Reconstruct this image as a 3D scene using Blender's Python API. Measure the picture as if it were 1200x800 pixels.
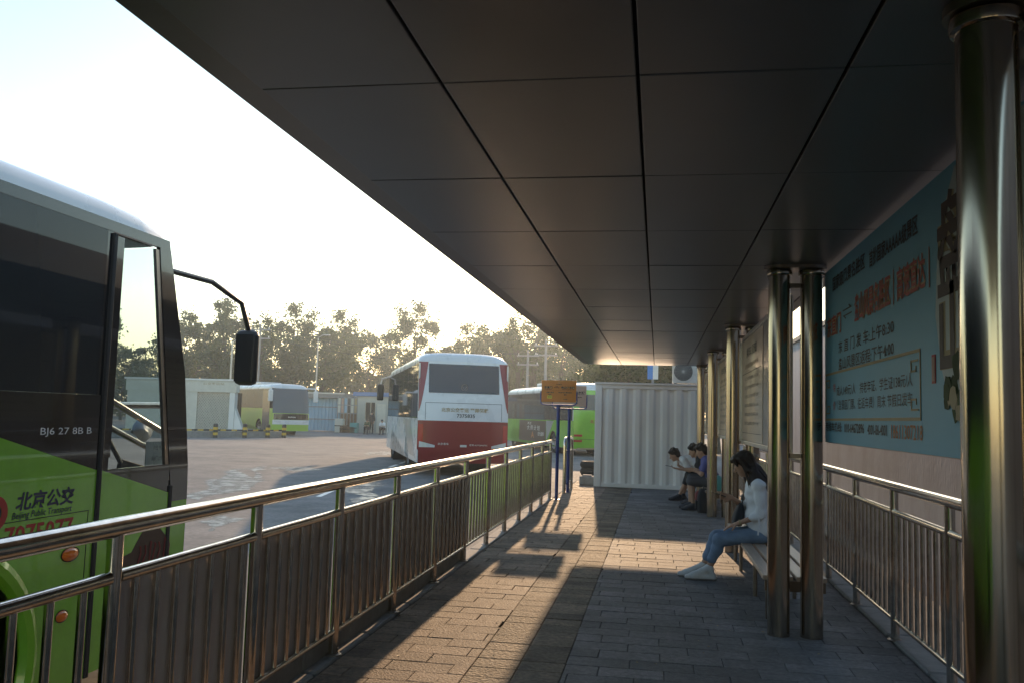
import bpy, bmesh, math, random
import numpy as np
from mathutils import Vector, Matrix
for o in list(bpy.data.objects): bpy.data.objects.remove(o)
scene = bpy.context.scene
col = scene.collection
R = math.radians
rng = random.Random(7)

# ------------------------------------------------------------------ camera
CAM_F, CAM_PITCH, CAM_YAW, CAM_ROLL, CAM_H = 1010.0, 0.08627, 0.16908, 0.02919, 1.55   # F in photo pixels (1200 wide)
_fw = Vector((-math.sin(CAM_YAW)*math.cos(CAM_PITCH), math.cos(CAM_YAW)*math.cos(CAM_PITCH), math.sin(CAM_PITCH)))
_r0 = Vector((math.cos(CAM_YAW), math.sin(CAM_YAW), 0)); _u0 = _r0.cross(_fw)
_rt = _r0*math.cos(CAM_ROLL) + _u0*math.sin(CAM_ROLL); _up = -_r0*math.sin(CAM_ROLL) + _u0*math.cos(CAM_ROLL)
cd = bpy.data.cameras.new('camera'); cam = bpy.data.objects.new('camera', cd); col.objects.link(cam)
cd.sensor_width = 36; cd.lens = CAM_F/1200*36; cd.clip_start = .05; cd.clip_end = 3000
m = Matrix((_rt, _up, -_fw)).transposed().to_4x4(); m.translation = (0, 0, CAM_H); cam.matrix_world = m
scene.camera = cam
def ray(x, y): return _fw + _rt*((x-600)/CAM_F) - _up*((y-400)/CAM_F)
def gz(x, y, z=0.0): v = ray(x, y); return Vector((0, 0, CAM_H)) + v*((z-CAM_H)/v.z)      # photo pixel -> point on level z
def gX(x, y, X): v = ray(x, y); return Vector((0, 0, CAM_H)) + v*(X/v.x)
def gY(x, y, Y): v = ray(x, y); return Vector((0, 0, CAM_H)) + v*(Y/v.y)

# ------------------------------------------------------------------ light
SUN_EL, SUN_AZ = R(15.6), R(-4.4)          # low sun ahead, a little to the left
w = bpy.data.worlds.new('World'); scene.world = w; w.use_nodes = True
nt = w.node_tree; nt.nodes.clear()
sky = nt.nodes.new('ShaderNodeTexSky'); sky.sky_type = 'NISHITA'; sky.sun_disc = False
sky.sun_elevation = SUN_EL; sky.sun_rotation = SUN_AZ; sky.dust_density = .5; sky.air_density = 1.4; sky.ozone_density = 2.0
bg = nt.nodes.new('ShaderNodeBackground'); bg.inputs[1].default_value = .15
out = nt.nodes.new('ShaderNodeOutputWorld')
nt.links.new(sky.outputs[0], bg.inputs[0]); nt.links.new(bg.outputs[0], out.inputs[0])
sd = bpy.data.lights.new('sun', 'SUN'); sd.energy = 2.6; sd.angle = R(.6); sd.color = (1, .67, .39)
sun = bpy.data.objects.new('sun', sd); col.objects.link(sun)
sv = Vector((math.sin(SUN_AZ)*math.cos(SUN_EL), math.cos(SUN_AZ)*math.cos(SUN_EL), math.sin(SUN_EL)))
sun.rotation_euler = (-sv).to_track_quat('-Z', 'Y').to_euler(); sun.location = (-5, 30, 20)
vs = scene.view_settings; vs.view_transform = 'Standard'; vs.look = 'None'; vs.exposure = 0.95; vs.gamma = 1; vs.use_curve_mapping = False
scene.render.engine = 'CYCLES'

# ------------------------------------------------------------------ materials
def newmat(name):
    m = bpy.data.materials.new(name); m.use_nodes = True
    return m, m.node_tree, m.node_tree.nodes['Principled BSDF']
def mat(name, c, rough=.6, metal=0, var=.12, scale=6.0, bump=0.0, bscale=40.0, spec=.5, obj_rand=0.0, coat=0.0, stretch=None, c2=None, world=False, stain=0.0):
    """principled with noise variation, optional bump"""
    m, t, p = newmat(name); N = t.nodes; Lk = t.links.new
    tc = N.new('ShaderNodeTexCoord'); mp = N.new('ShaderNodeMapping'); Lk(N.new('ShaderNodeNewGeometry').outputs['Position'] if world else tc.outputs['Object'], mp.inputs[0])
    if stretch: mp.inputs['Scale'].default_value = stretch
    nz = N.new('ShaderNodeTexNoise'); nz.inputs['Scale'].default_value = scale; nz.inputs['Detail'].default_value = 6; nz.inputs['Roughness'].default_value = .65
    Lk(mp.outputs[0], nz.inputs['Vector'])
    rp = N.new('ShaderNodeValToRGB'); Lk(nz.outputs[0], rp.inputs[0])
    a = [max(0, x*(1-var)) for x in c]; b = [x*(1+var) for x in (c2 or c)]
    rp.color_ramp.elements[0].position = .3; rp.color_ramp.elements[1].position = .7
    rp.color_ramp.elements[0].color = (*a, 1); rp.color_ramp.elements[1].color = (*b, 1)
    last = rp.outputs[0]
    if obj_rand:
        oi = N.new('ShaderNodeObjectInfo'); ge = N.new('ShaderNodeNewGeometry'); ad = N.new('ShaderNodeMath'); ad.operation = 'ADD'
        fr = N.new('ShaderNodeMath'); fr.operation = 'FRACT'; mr = N.new('ShaderNodeMapRange')
        Lk(oi.outputs['Random'], ad.inputs[0]); Lk(ge.outputs['Random Per Island'], ad.inputs[1]); Lk(ad.outputs[0], fr.inputs[0]); Lk(fr.outputs[0], mr.inputs[0])
        mr.inputs[3].default_value = 1-obj_rand; mr.inputs[4].default_value = 1+obj_rand
        hs = N.new('ShaderNodeHueSaturation'); Lk(last, hs.inputs['Color']); Lk(mr.outputs[0], hs.inputs['Value']); last = hs.outputs[0]
    if stain:
        n3 = N.new('ShaderNodeTexNoise'); n3.inputs['Scale'].default_value = 1.7; n3.inputs['Detail'].default_value = 9; n3.inputs['Roughness'].default_value = .75; Lk(mp.outputs[0], n3.inputs['Vector'])
        r3 = N.new('ShaderNodeValToRGB'); Lk(n3.outputs[0], r3.inputs[0]); e3 = r3.color_ramp.elements; e3[0].position = .36; e3[1].position = .62; e3[0].color = (1-stain, 1-stain, 1-stain, 1); e3[1].color = (1+stain*.4,)*3+(1,)
        mx3 = N.new('ShaderNodeMixRGB'); mx3.blend_type = 'MULTIPLY'; mx3.inputs[0].default_value = 1; Lk(last, mx3.inputs[1]); Lk(r3.outputs[0], mx3.inputs[2]); last = mx3.outputs[0]
    Lk(last, p.inputs['Base Color'])
    p.inputs['Metallic'].default_value = metal; p.inputs['Specular IOR Level'].default_value = spec; p.inputs['Coat Weight'].default_value = coat
    mr2 = N.new('ShaderNodeMapRange'); Lk(nz.outputs[0], mr2.inputs[0]); mr2.inputs[3].default_value = max(.02, rough*.8); mr2.inputs[4].default_value = min(1, rough*1.2)
    Lk(mr2.outputs[0], p.inputs['Roughness'])
    if bump:
        n2 = N.new('ShaderNodeTexNoise'); n2.inputs['Scale'].default_value = bscale; n2.inputs['Detail'].default_value = 5; Lk(mp.outputs[0], n2.inputs['Vector'])
        bp = N.new('ShaderNodeBump'); bp.inputs['Strength'].default_value = bump; bp.inputs['Distance'].default_value = .02
        Lk(n2.outputs[0], bp.inputs['Height']); Lk(bp.outputs[0], p.inputs['Normal'])
    return m
def glass(name, tint, alpha_mix, rough=.03):
    m, t, p = newmat(name); N = t.nodes; Lk = t.links.new
    p.inputs['Base Color'].default_value = (*[x*.3 for x in tint], 1); p.inputs['Roughness'].default_value = rough
    tr = N.new('ShaderNodeBsdfTransparent'); tr.inputs[0].default_value = (*tint, 1)
    mx = N.new('ShaderNodeMixShader'); mx.inputs[0].default_value = alpha_mix
    Lk(p.outputs[0], mx.inputs[1]); Lk(tr.outputs[0], mx.inputs[2]); Lk(mx.outputs[0], N['Material Output'].inputs['Surface'])
    return m
M = {}
M['steel'] = mat('stainless_steel', (.47, .40, .32), .15, 1, .16, 9, bump=.03, bscale=14, stretch=(1, 1, .15))
M['steel_rail'] = mat('rail_steel', (.66, .59, .51), .13, 1, .20, 14, bump=.02, bscale=7, world=True)
M['dull_steel'] = mat('dull_steel', (.30, .25, .21), .38, 1, .18, 10)
M['sheet'] = mat('backing_sheet', (.62, .57, .56), .55, .0, .12, 4, stretch=(1, 1, .2))
M['ceiling'] = mat('ceiling_panel', (.165, .161, .164), .34, .45, .12, .9, spec=.6, obj_rand=.07, bump=.03, bscale=1.3, world=True)
M['seam'] = mat('dark_void', (.012, .011, .011), .8)
M['fascia'] = mat('fascia', (.20, .17, .155), .4, .4)
M['paver'] = mat('paver', (.155, .150, .153), .74, 0, .30, 24, bump=.45, bscale=70, obj_rand=.24, c2=(.18, .172, .17), spec=.3, world=True, stain=.30)
M['paver_left'] = mat('paver_warm', (.205, .155, .118), .76, 0, .40, 22, bump=.55, bscale=60, obj_rand=.22, c2=(.25, .185, .135), spec=.3, world=True, stain=.45)
M['tactile'] = mat('tactile_paver', (.19, .15, .108), .76, 0, .45, 26, bump=.9, bscale=38, obj_rand=.26, spec=.2, world=True, stain=.5)
M['mortar'] = mat('mortar', (.10, .088, .078), .95, 0, .2, 30)
M['concrete'] = mat('concrete', (.26, .245, .23), .9, 0, .22, 5, bump=.2, bscale=50)
M['stucco'] = mat('grey_stucco', (.28, .29, .325), .9, 0, .25, 1.6, bump=.25, bscale=25, stretch=(1, 1, .35))
M['white_paint'] = mat('white_paint', (.70, .69, .66), .45, 0, .06, 2)
M['container'] = mat('container_white', (.74, .74, .72), .5, 0, .10, 1.2, stretch=(1, 1, .4))
M['ac'] = mat('ac_beige', (.62, .58, .50), .5)
M['black'] = mat('black_plastic', (.018, .018, .02), .4)
M['rubber'] = mat('rubber', (.02, .02, .021), .8)
M['rim'] = mat('wheel_rim', (.35, .35, .36), .4, .8)
M['green'] = mat('bus_green', (.20, .50, .028), .22, 0, .06, 1, coat=.6, stain=.14)
M['green_light'] = mat('bus_lime', (.30, .48, .05), .3, 0, .05, 1, coat=.4)
M['bus_black'] = mat('bus_black_gloss', (.012, .012, .015), .12, 0, .05, 1, coat=.5)
M['bus_white'] = mat('bus_white', (.66, .66, .66), .28, 0, .05, 1.5, coat=.4)
M['bus_silver'] = mat('bus_silver', (.42, .42, .41), .3, .3, .08, 1.5, coat=.4)
M['bus_red'] = mat('bus_red', (.23, .012, .016), .3, 0, .06, 1.5, coat=.4)
M['glass_dark'] = glass('glass_dark', (.10, .12, .14), .25)
M['glass_side'] = glass('glass_side', (.20, .25, .29), .22)
M['glass_wind'] = glass('glass_wind', (.34, .43, .52), .22)
M['glass_clear'] = glass('glass_clear', (.86, .9, .9), .90)
M['amber'] = mat('amber_lens', (.75, .16, .01), .15, 0, .1, 30, coat=.6)
M['red_lens'] = mat('red_lens', (.45, .02, .015), .15, coat=.6)
M['lamp_clear'] = mat('lamp_clear', (.6, .6, .6), .12, coat=.8)
M['text_dark'] = mat('print_dark', (.012, .012, .014), .5)
M['text_white'] = mat('print_white', (.75, .75, .72), .5)
M['text_red'] = mat('print_red', (.42, .03, .025), .5)
M['faded_red'] = mat('print_faded_red', (.38, .075, .065), .6)
M['text_navy'] = mat('print_navy', (.012, .02, .06), .5)
M['text_brown'] = mat('print_brown', (.06, .03, .02), .6)
M['text_tan'] = mat('print_tan', (.36, .27, .14), .6)
M['text_orange'] = mat('print_orange', (.45, .17, .05), .6)
M['outline'] = mat('print_outline', (.50, .36, .18), .6)
M['orange'] = mat('sign_orange', (.62, .21, .035), .45, 0, .06, 3)
M['note'] = mat('yellow_note', (.70, .58, .08), .7)
M['sign_beige'] = mat('sign_beige', (.55, .42, .34), .5, 0, .06, 3)
M['blue_pole'] = mat('blue_paint', (.012, .035, .20), .4, 0, .25, 25, coat=.2)
M['blue_sign'] = mat('blue_sign', (.05, .20, .55), .45)
M['banner'] = mat('banner_blue', (.15, .36, .48), .5, 0, .10, .8)
M['banner_pale'] = mat('banner_pale', (.42, .45, .44), .55, 0, .12, 2)
M['poster'] = mat('poster_beige', (.50, .40, .31), .3, 0, .05, 1, coat=.3)
M['poster_grey'] = mat('poster_grey', (.20, .18, .18), .3, 0, .15, 1, coat=.3)
M['frame'] = mat('poster_frame', (.5, .48, .45), .3, .8)
M['wood'] = mat('bench_wood', (.40, .29, .21), .45, 0, .25, 5, stretch=(8, .6, 8), bump=.1, bscale=20)
M['skin'] = mat('skin', (.46, .27, .185), .55, 0, .06, 12)
M['hair'] = mat('hair', (.035, .021, .015), .42, 0, .4, 60, bump=.7, bscale=60, stretch=(3, 3, .4))
M['shirt_white'] = mat('cloth_white', (.78, .78, .80), .85, 0, .06, 8, bump=.35, bscale=14)
M['jeans'] = mat('jeans', (.19, .26, .37), .85, 0, .18, 9, bump=.3, bscale=22)
M['dark_cloth'] = mat('dark_cloth', (.025, .025, .03), .85, 0, .2, 10, bump=.3, bscale=20)
M['grey_cloth'] = mat('grey_cloth', (.075, .075, .085), .85, 0, .15, 10, bump=.3, bscale=20)
M['blue_cloth'] = mat('blue_cloth', (.10, .105, .30), .85, 0, .12, 10, bump=.3, bscale=20)
M['green_cloth'] = mat('green_cloth', (.06, .09, .05), .85)
M['shoe_white'] = mat('shoe_white', (.58, .58, .58), .6, 0, .08, 20, bump=.15)
M['shoe_dark'] = mat('shoe_dark', (.03, .03, .04), .6, 0, .2, 20)
M['teal_cloth'] = mat('teal_cloth', (.10, .34, .33), .7)
M['maroon'] = mat('maroon_cloth', (.20, .03, .03), .8)
M['bark'] = mat('bark', (.07, .055, .04), .95, 0, .3, 8, bump=.5, bscale=14)
M['yellow'] = mat('bollard_yellow', (.60, .38, .03), .6, 0, .15, 8)
M['shed_blue'] = mat('shed_blue', (.25, .40, .52), .5, 0, .12, 2, stretch=(1, 1, .3))
M['blue_roof'] = mat('blue_roof', (.07, .17, .38), .5)
M['cream'] = mat('cream_wall', (.58, .55, .47), .8, 0, .08, 3)
M['roof_grey'] = mat('roof_grey', (.22, .20, .19), .7, 0, .2, 2)
M['clutter_brown'] = mat('clutter_brown', (.16, .10, .06), .8, 0, .3, 5)
M['clutter_pink'] = mat('clutter_pink', (.45, .28, .22), .8, 0, .2, 5)
M['steel_grey'] = mat('pole_grey', (.25, .25, .26), .5, .4)
def foliage(name, c, c2):
    m, t, p = newmat(name); N = t.nodes; Lk = t.links.new
    ge = N.new('ShaderNodeNewGeometry'); rp = N.new('ShaderNodeValToRGB'); Lk(ge.outputs['Random Per Island'], rp.inputs[0])
    rp.color_ramp.elements[0].color = (*c, 1); rp.color_ramp.elements[1].color = (*c2, 1)
    Lk(rp.outputs[0], p.inputs['Base Color']); p.inputs['Roughness'].default_value = .6; p.inputs['Specular IOR Level'].default_value = .3
    tl = N.new('ShaderNodeBsdfTranslucent'); Lk(rp.outputs[0], tl.inputs[0]); mx = N.new('ShaderNodeMixShader'); mx.inputs[0].default_value = .35
    Lk(p.outputs[0], mx.inputs[1]); Lk(tl.outputs[0], mx.inputs[2]); Lk(mx.outputs[0], N['Material Output'].inputs['Surface'])
    return m
M['leaf'] = foliage('leaf', (.04, .065, .02), (.10, .13, .035))
M['leaf_dark'] = foliage('leaf_dark', (.03, .05, .018), (.075, .10, .03))
def yard_mat():
    m, t, p = newmat('yard_asphalt'); N = t.nodes; Lk = t.links.new
    tc = N.new('ShaderNodeTexCoord')
    def noise(s, d=6):
        n = N.new('ShaderNodeTexNoise'); n.inputs['Scale'].default_value = s; n.inputs['Detail'].default_value = d; n.inputs['Roughness'].default_value = .62
        Lk(tc.outputs['Object'], n.inputs['Vector']); return n
    def ramp(src, stops):
        r = N.new('ShaderNodeValToRGB'); Lk(src, r.inputs[0]); e = r.color_ramp.elements
        while len(e) < len(stops): e.new(.5)
        for i, (ps, c) in enumerate(stops): e[i].position = ps; e[i].color = (*c, 1)
        return r.outputs[0]
    a = ramp(noise(.22).outputs[0], [(.35, (.15, .152, .155)), (.5, (.19, .186, .18)), (.66, (.245, .235, .225))])
    b = ramp(noise(14, 4).outputs[0], [(.3, (.75, .75, .75)), (.7, (1.2, 1.2, 1.2))])
    c = ramp(noise(1.3, 8).outputs[0], [(.38, (.72, .72, .74)), (.55, (1.05, 1.02, 1.0))])
    m1 = N.new('ShaderNodeMixRGB'); m1.blend_type = 'MULTIPLY'; m1.inputs[0].default_value = 1; Lk(a, m1.inputs[1]); Lk(b, m1.inputs[2])
    m2 = N.new('ShaderNodeMixRGB'); m2.blend_type = 'MULTIPLY'; m2.inputs[0].default_value = 1; Lk(m1.outputs[0], m2.inputs[1]); Lk(c, m2.inputs[2])
    Lk(m2.outputs[0], p.inputs['Base Color']); p.inputs['Roughness'].default_value = .85; p.inputs['Specular IOR Level'].default_value = .3
    bp = N.new('ShaderNodeBump'); bp.inputs['Strength'].default_value = .35; bp.inputs['Distance'].default_value = .02; Lk(noise(30, 5).outputs[0], bp.inputs['Height']); Lk(bp.outputs[0], p.inputs['Normal'])
    return m
M['yard'] = yard_mat()
def water_mat():
    """wet film with dry islands in it"""
    m, t, p = newmat('wet_patch'); p.inputs['Base Color'].default_value = (.10, .095, .09, 1); p.inputs['Specular IOR Level'].default_value = .6
    N = t.nodes; ge = N.new('ShaderNodeNewGeometry'); n = N.new('ShaderNodeTexNoise'); n.inputs['Scale'].default_value = 3.2; n.inputs['Detail'].default_value = 8; n.inputs['Roughness'].default_value = .7; t.links.new(ge.outputs['Position'], n.inputs['Vector'])
    mr = N.new('ShaderNodeMapRange'); mr.inputs[1].default_value = .3; mr.inputs[2].default_value = .7; mr.inputs[3].default_value = .28; mr.inputs[4].default_value = .6; t.links.new(n.outputs[0], mr.inputs[0]); t.links.new(mr.outputs[0], p.inputs['Roughness'])
    r = N.new('ShaderNodeValToRGB'); t.links.new(n.outputs[0], r.inputs[0]); r.color_ramp.elements[0].position = .40; r.color_ramp.elements[1].position = .68
    tr = N.new('ShaderNodeBsdfTransparent'); mx = N.new('ShaderNodeMixShader'); t.links.new(r.outputs[0], mx.inputs[0]); t.links.new(p.outputs[0], mx.inputs[1]); t.links.new(tr.outputs[0], mx.inputs[2]); t.links.new(mx.outputs[0], N['Material Output'].inputs['Surface'])
    return m
M['water'] = water_mat()

# ------------------------------------------------------------------ mesh helpers
class MB:
    def __init__(s): s.v = []; s.f = []
    def add(s, vs, fs):
        n = len(s.v); s.v += [tuple(x) for x in vs]; s.f += [tuple(i+n for i in f) for f in fs]; return s
    def box(s, x0, x1, y0, y1, z0, z1):
        return s.add([(x0,y0,z0),(x1,y0,z0),(x1,y1,z0),(x0,y1,z0),(x0,y0,z1),(x1,y0,z1),(x1,y1,z1),(x0,y1,z1)],
                     [(0,3,2,1),(4,5,6,7),(0,1,5,4),(1,2,6,5),(2,3,7,6),(3,0,4,7)])
    def cbox(s, x0, x1, y0, y1, z0, z1, b=.01):
        """box with chamfered top and vertical edges"""
        vs = []
        for z, q in ((z0, 0), (z1-b, 0), (z1, b)):
            for (x, y) in ((x0+q+b*(q==0), y0+q), (x1-q-b*(q==0), y0+q), (x1-q, y0+q+b*(q==0)), (x1-q, y1-q-b*(q==0)), (x1-q-b*(q==0), y1-q), (x0+q+b*(q==0), y1-q), (x0+q, y1-q-b*(q==0)), (x0+q, y0+q+b*(q==0))): vs.append((x, y, z))
        fs = [tuple(range(7, -1, -1)), tuple(range(16, 24))]
        for k in range(2):
            for i in range(8): j = (i+1) % 8; fs.append((k*8+i, k*8+j, k*8+8+j, k*8+8+i))
        return s.add(vs, fs)
    def rbox(s, x0, x1, y0, y1, z0, z1, b=.02):
        """box with every edge chamfered"""
        cx, cy, cz = (x0+x1)/2, (y0+y1)/2, (z0+z1)/2; hx, hy, hz = (x1-x0)/2, (y1-y0)/2, (z1-z0)/2
        bm = bmesh.new(); bmesh.ops.create_cube(bm, size=2)
        for v in bm.verts: v.co = Vector((cx+v.co.x*hx, cy+v.co.y*hy, cz+v.co.z*hz))
        bmesh.ops.bevel(bm, geom=list(bm.edges), offset=b, segments=2, affect='EDGES', profile=.5)
        bm.verts.index_update(); s.add([tuple(v.co) for v in bm.verts], [tuple(v.index for v in f.verts) for f in bm.faces]); bm.free(); return s
    def tube(s, pts, r, n=10, caps=True):
        pts = [Vector(p) for p in pts]; rs = r if isinstance(r, (list, tuple)) else [r]*len(pts); base = len(s.v); up = None
        for i, p in enumerate(pts):
            d = (pts[min(i+1, len(pts)-1)] - pts[max(i-1, 0)]).normalized()
            if up is None: up = Vector((0, 0, 1)) if abs(d.z) < .9 else Vector((0, 1, 0))
            a = d.cross(up).normalized(); b = a.cross(d).normalized(); up = b
            for k in range(n):
                t = 2*math.pi*k/n; s.v.append(tuple(p + a*math.cos(t)*rs[i] + b*math.sin(t)*rs[i]))
        for i in range(len(pts)-1):
            for k in range(n):
                k2 = (k+1) % n; s.f.append((base+i*n+k, base+i*n+k2, base+(i+1)*n+k2, base+(i+1)*n+k))
        if caps:
            s.f.append(tuple(base+k for k in range(n-1, -1, -1))); e = base+(len(pts)-1)*n; s.f.append(tuple(e+k for k in range(n)))
        return s
    def prism(s, poly, axis, a, b):
        """poly: 2d points; axis 'x': (y,z), 'y': (x,z), 'z': (x,y)"""
        def P(p, t): return (t, p[0], p[1]) if axis == 'x' else (p[0], t, p[1]) if axis == 'y' else (p[0], p[1], t)
        n = len(poly); vs = [P(p, a) for p in poly] + [P(p, b) for p in poly]
        return s.add(vs, [tuple(range(n)), tuple(range(2*n-1, n-1, -1))] + [(i, i+n, (i+1) % n+n, (i+1) % n) for i in range(n)])
    def grid(s, P):
        nu, nv = len(P), len(P[0]); vs = [p for row in P for p in row]
        return s.add(vs, [(i*nv+j, (i+1)*nv+j, (i+1)*nv+j+1, i*nv+j+1) for i in range(nu-1) for j in range(nv-1)])
    def lathe(s, prof, c, axis='z', n=24):
        """prof: (r, h)"""
        base = len(s.v); cx, cy, cz = c
        for r, h in prof:
            for k in range(n):
                t = 2*math.pi*k/n; a, b = r*math.cos(t), r*math.sin(t)
                s.v.append((cx+a, cy+b, cz+h) if axis == 'z' else (cx+h, cy+a, cz+b) if axis == 'x' else (cx+a, cy+h, cz+b))
        for i in range(len(prof)-1):
            for k in range(n): k2 = (k+1) % n; s.f.append((base+i*n+k, base+i*n+k2, base+(i+1)*n+k2, base+(i+1)*n+k))
        return s
    def mesh(s, name, m, smooth=False, fix=True):
        me = bpy.data.meshes.new(name); me.from_pydata(s.v, [], s.f); me.update()
        if fix:
            bm = bmesh.new(); bm.from_mesh(me); bmesh.ops.recalc_face_normals(bm, faces=bm.faces); bm.to_mesh(me); bm.free()
        if smooth:
            me.polygons.foreach_set('use_smooth', [True]*len(me.polygons)); me.set_sharp_from_angle(angle=R(40))
        me.materials.append(M[m]); return me
    def build(s, name, m, parent=None, smooth=False, fix=True): return link(name, s.mesh(name, m, smooth, fix), parent)
def link(name, data, parent=None, loc=None):
    o = bpy.data.objects.new(name, data); col.objects.link(o)
    if parent: o.parent = parent
    if loc is not None: o.location = loc
    return o
def tag(o, label=None, cat=None, group=None, kind=None):
    if label: o['label'] = label
    if cat: o['category'] = cat
    if group: o['group'] = group
    if kind: o['kind'] = kind
    return o
def thing(name, label, cat, loc=(0, 0, 0), rz=0.0, group=None):
    o = bpy.data.objects.new(name, None); o.empty_display_size = .1; col.objects.link(o); o.location = loc; o.rotation_euler = (0, 0, rz)
    return tag(o, label, cat, group)
def copy_tree(o, parent=None):
    c = o.copy(); col.objects.link(c); c.parent = parent
    for ch in list(o.children): copy_tree(ch, c)
    return c
TEXT = []
def text(s, parent, m, c, right, up, w=None, h=None, name='lettering', bold=0.0, shear=0.0, lift=0.002):
    """print fitted into a w x h box centred on c (parent's space)"""
    cu = bpy.data.curves.new('t', 'FONT'); cu.body = s; cu.align_x = 'CENTER'; cu.resolution_u = 2; cu.offset = bold; cu.shear = shear
    o = bpy.data.objects.new('t', cu); col.objects.link(o)
    TEXT.append((o, parent, m, Vector(c), Vector(right).normalized(), Vector(up).normalized(), w, h, name, lift))
def flush_text():
    bpy.context.view_layer.update(); dg = bpy.context.evaluated_depsgraph_get()
    for o, parent, m, c, r, u, w, h, name, lift in TEXT:
        me = bpy.data.meshes.new_from_object(o.evaluated_get(dg)); n = r.cross(u)
        if len(me.vertices):
            co = np.empty(len(me.vertices)*3); me.vertices.foreach_get('co', co); co = co.reshape(-1, 3)
            lo, hi = co.min(0), co.max(0); d = np.maximum(hi-lo, 1e-6)
            sx = w/d[0] if w else h/d[1]; sy = h/d[1] if h else sx
            q = (co-(lo+hi)/2)*[sx, sy, 0]
            P = np.array(c+n*lift)[None] + q[:, :1]*np.array(r)[None] + q[:, 1:2]*np.array(u)[None]
            me.vertices.foreach_set('co', P.reshape(-1)); me.update()
            me.materials.clear(); me.materials.append(M[m]); link(name, me, parent)
        cu = o.data; bpy.data.objects.remove(o); bpy.data.curves.remove(cu)
    TEXT.clear()

# ================================================================== SETTING
WALK_L, WALK_R, WALK_Y0, WALK_Y1 = -1.96, 1.70, -4.0, 21.8
def yard_z(y): return -.40 if y < 6 else (-.12 if y > 22 else -.40 + .28*(y-6)/16)
g = MB(); xs = [-500, -200, -60, -20, -10, -6, -2.15, 1.9, 4, 60, 200, 500]; ys = [-150, -40, 0, 6, 10, 14, 18, 22, 30, 60, 120, 300, 900]
g.grid([[(x, y, yard_z(y)) for y in ys] for x in xs]); tag(g.build('ground', 'yard'), kind='structure')
b = MB().box(WALK_L-.16, WALK_R+.2, WALK_Y0, WALK_Y1, -.6, -.02); walk = tag(b.build('walkway', 'mortar'), kind='structure')
# kerb stones along both sides and at the far end
k = MB()
y = WALK_Y0
while y < WALK_Y1-.1:
    y2 = min(y+.98, WALK_Y1); k.cbox(WALK_R+.015, WALK_R+.21, y+.006, y2-.006, -.62, .012, .012); k.cbox(WALK_L-.18, WALK_L-.012, y+.006, y2-.006, -.62, .004, .012); y += 1.0
x = WALK_L
while x < WALK_R: k.cbox(x+.005, min(x+.6, WALK_R), WALK_Y1+.003, WALK_Y1+.16, -.6, .005, .012); x += .61
y = 2.6
while y < 9.2: k.cbox(WALK_L-.175, WALK_L-.095, y+.006, min(y+.8, 9.25)-.006, .005, .125, .012); y += .8
kb = k.build('kerb', 'concrete', walk); tag(kb, kind='stuff')
# pavers: rows of .2 m; left field, two tactile columns, right field
pv = []
def paver_rows():
    r = random.Random(3); y = 2.6; row = 0
    while y < WALK_Y1-.19:
        for (a, b_, kind) in ((WALK_L, -1.12, 'paver_left'), (-.55, WALK_R, 'paver')):
            x = a - [0, .2][row % 2] - .012*row*(1 if kind == 'paver' else -1) % .4 - r.uniform(0, .025)
            while x < b_-.02:
                x0, x1 = max(x, a), min(x+.4, b_)
                if x1-x0 > .03: pv.append((x0, x1, y, y+.2, kind))
                x += .4
        for a in (-1.12, -.835): pv.append((a, a+.285, y, y+.2, 'tactile'))
        y += .2; row += 1
paver_rows()
pav = {}
def paver_mesh(kind, lx):
    key = (kind, round(lx, 2))
    if key not in pav: pav[key] = MB().cbox(-lx/2+.0018, lx/2-.0018, -.0982, .0982, -.03, 0, .0035).mesh('paver', kind)
    return pav[key]
def in_view(p):
    x, y = (p[0]+p[1])/2, (p[2]+p[3])/2; d = Vector((x, y, -CAM_H)); q = d.dot(_fw)
    if q < .3: return False
    px = 600+CAM_F*d.dot(_rt)/q; py = 400-CAM_F*d.dot(_up)/q
    return 330 < px < 1140 and py < 815 and px > 640-(py-520)*1.05
near = sorted([p for p in pv if in_view(p)], key=lambda p: p[2])[:900]
cnt = {}; nearset = set()
for p in near:
    if cnt.get('n', 0) < 296: nearset.add(p); cnt['n'] = cnt.get('n', 0)+1
for p in pv:
    if p in nearset:
        o = link('paver', paver_mesh(p[4], p[1]-p[0]), walk, ((p[0]+p[1])/2, (p[2]+p[3])/2, rng.uniform(-.0022, .0022)))
        o.rotation_euler = (rng.uniform(-.006, .006), rng.uniform(-.004, .004), rng.uniform(-.006, .006))
for kind in ('paver', 'paver_left', 'tactile'):
    b = MB()
    for p in pv:
        if p[4] == kind and p not in nearset: dz = rng.uniform(-.003, .003); b.cbox(p[0]+.0018, p[1]-.0018, p[2]+.0018, p[3]-.0018, -.03, dz, .0035)
    tag(b.build('paver_field', kind, walk, fix=False), kind='stuff')

b = MB(); r_ = random.Random(21)
for k in range(150):
    x, y = r_.uniform(-1.7, 1.5), r_.uniform(4.4, 16); a = r_.uniform(0, 6.28); q = r_.uniform(.006, .016); c_, s_ = math.cos(a)*q, math.sin(a)*q
    b.add([(x-c_, y-s_, .004), (x+s_*.6, y-c_*.6, .006), (x+c_, y+s_, .004), (x-s_*.6, y+c_*.6, .009)], [(0, 1, 2, 3)])
tag(b.build('litter', 'text_tan'), 'tiny scraps and dry leaf bits scattered on the paving', 'litter', kind='stuff')

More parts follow.
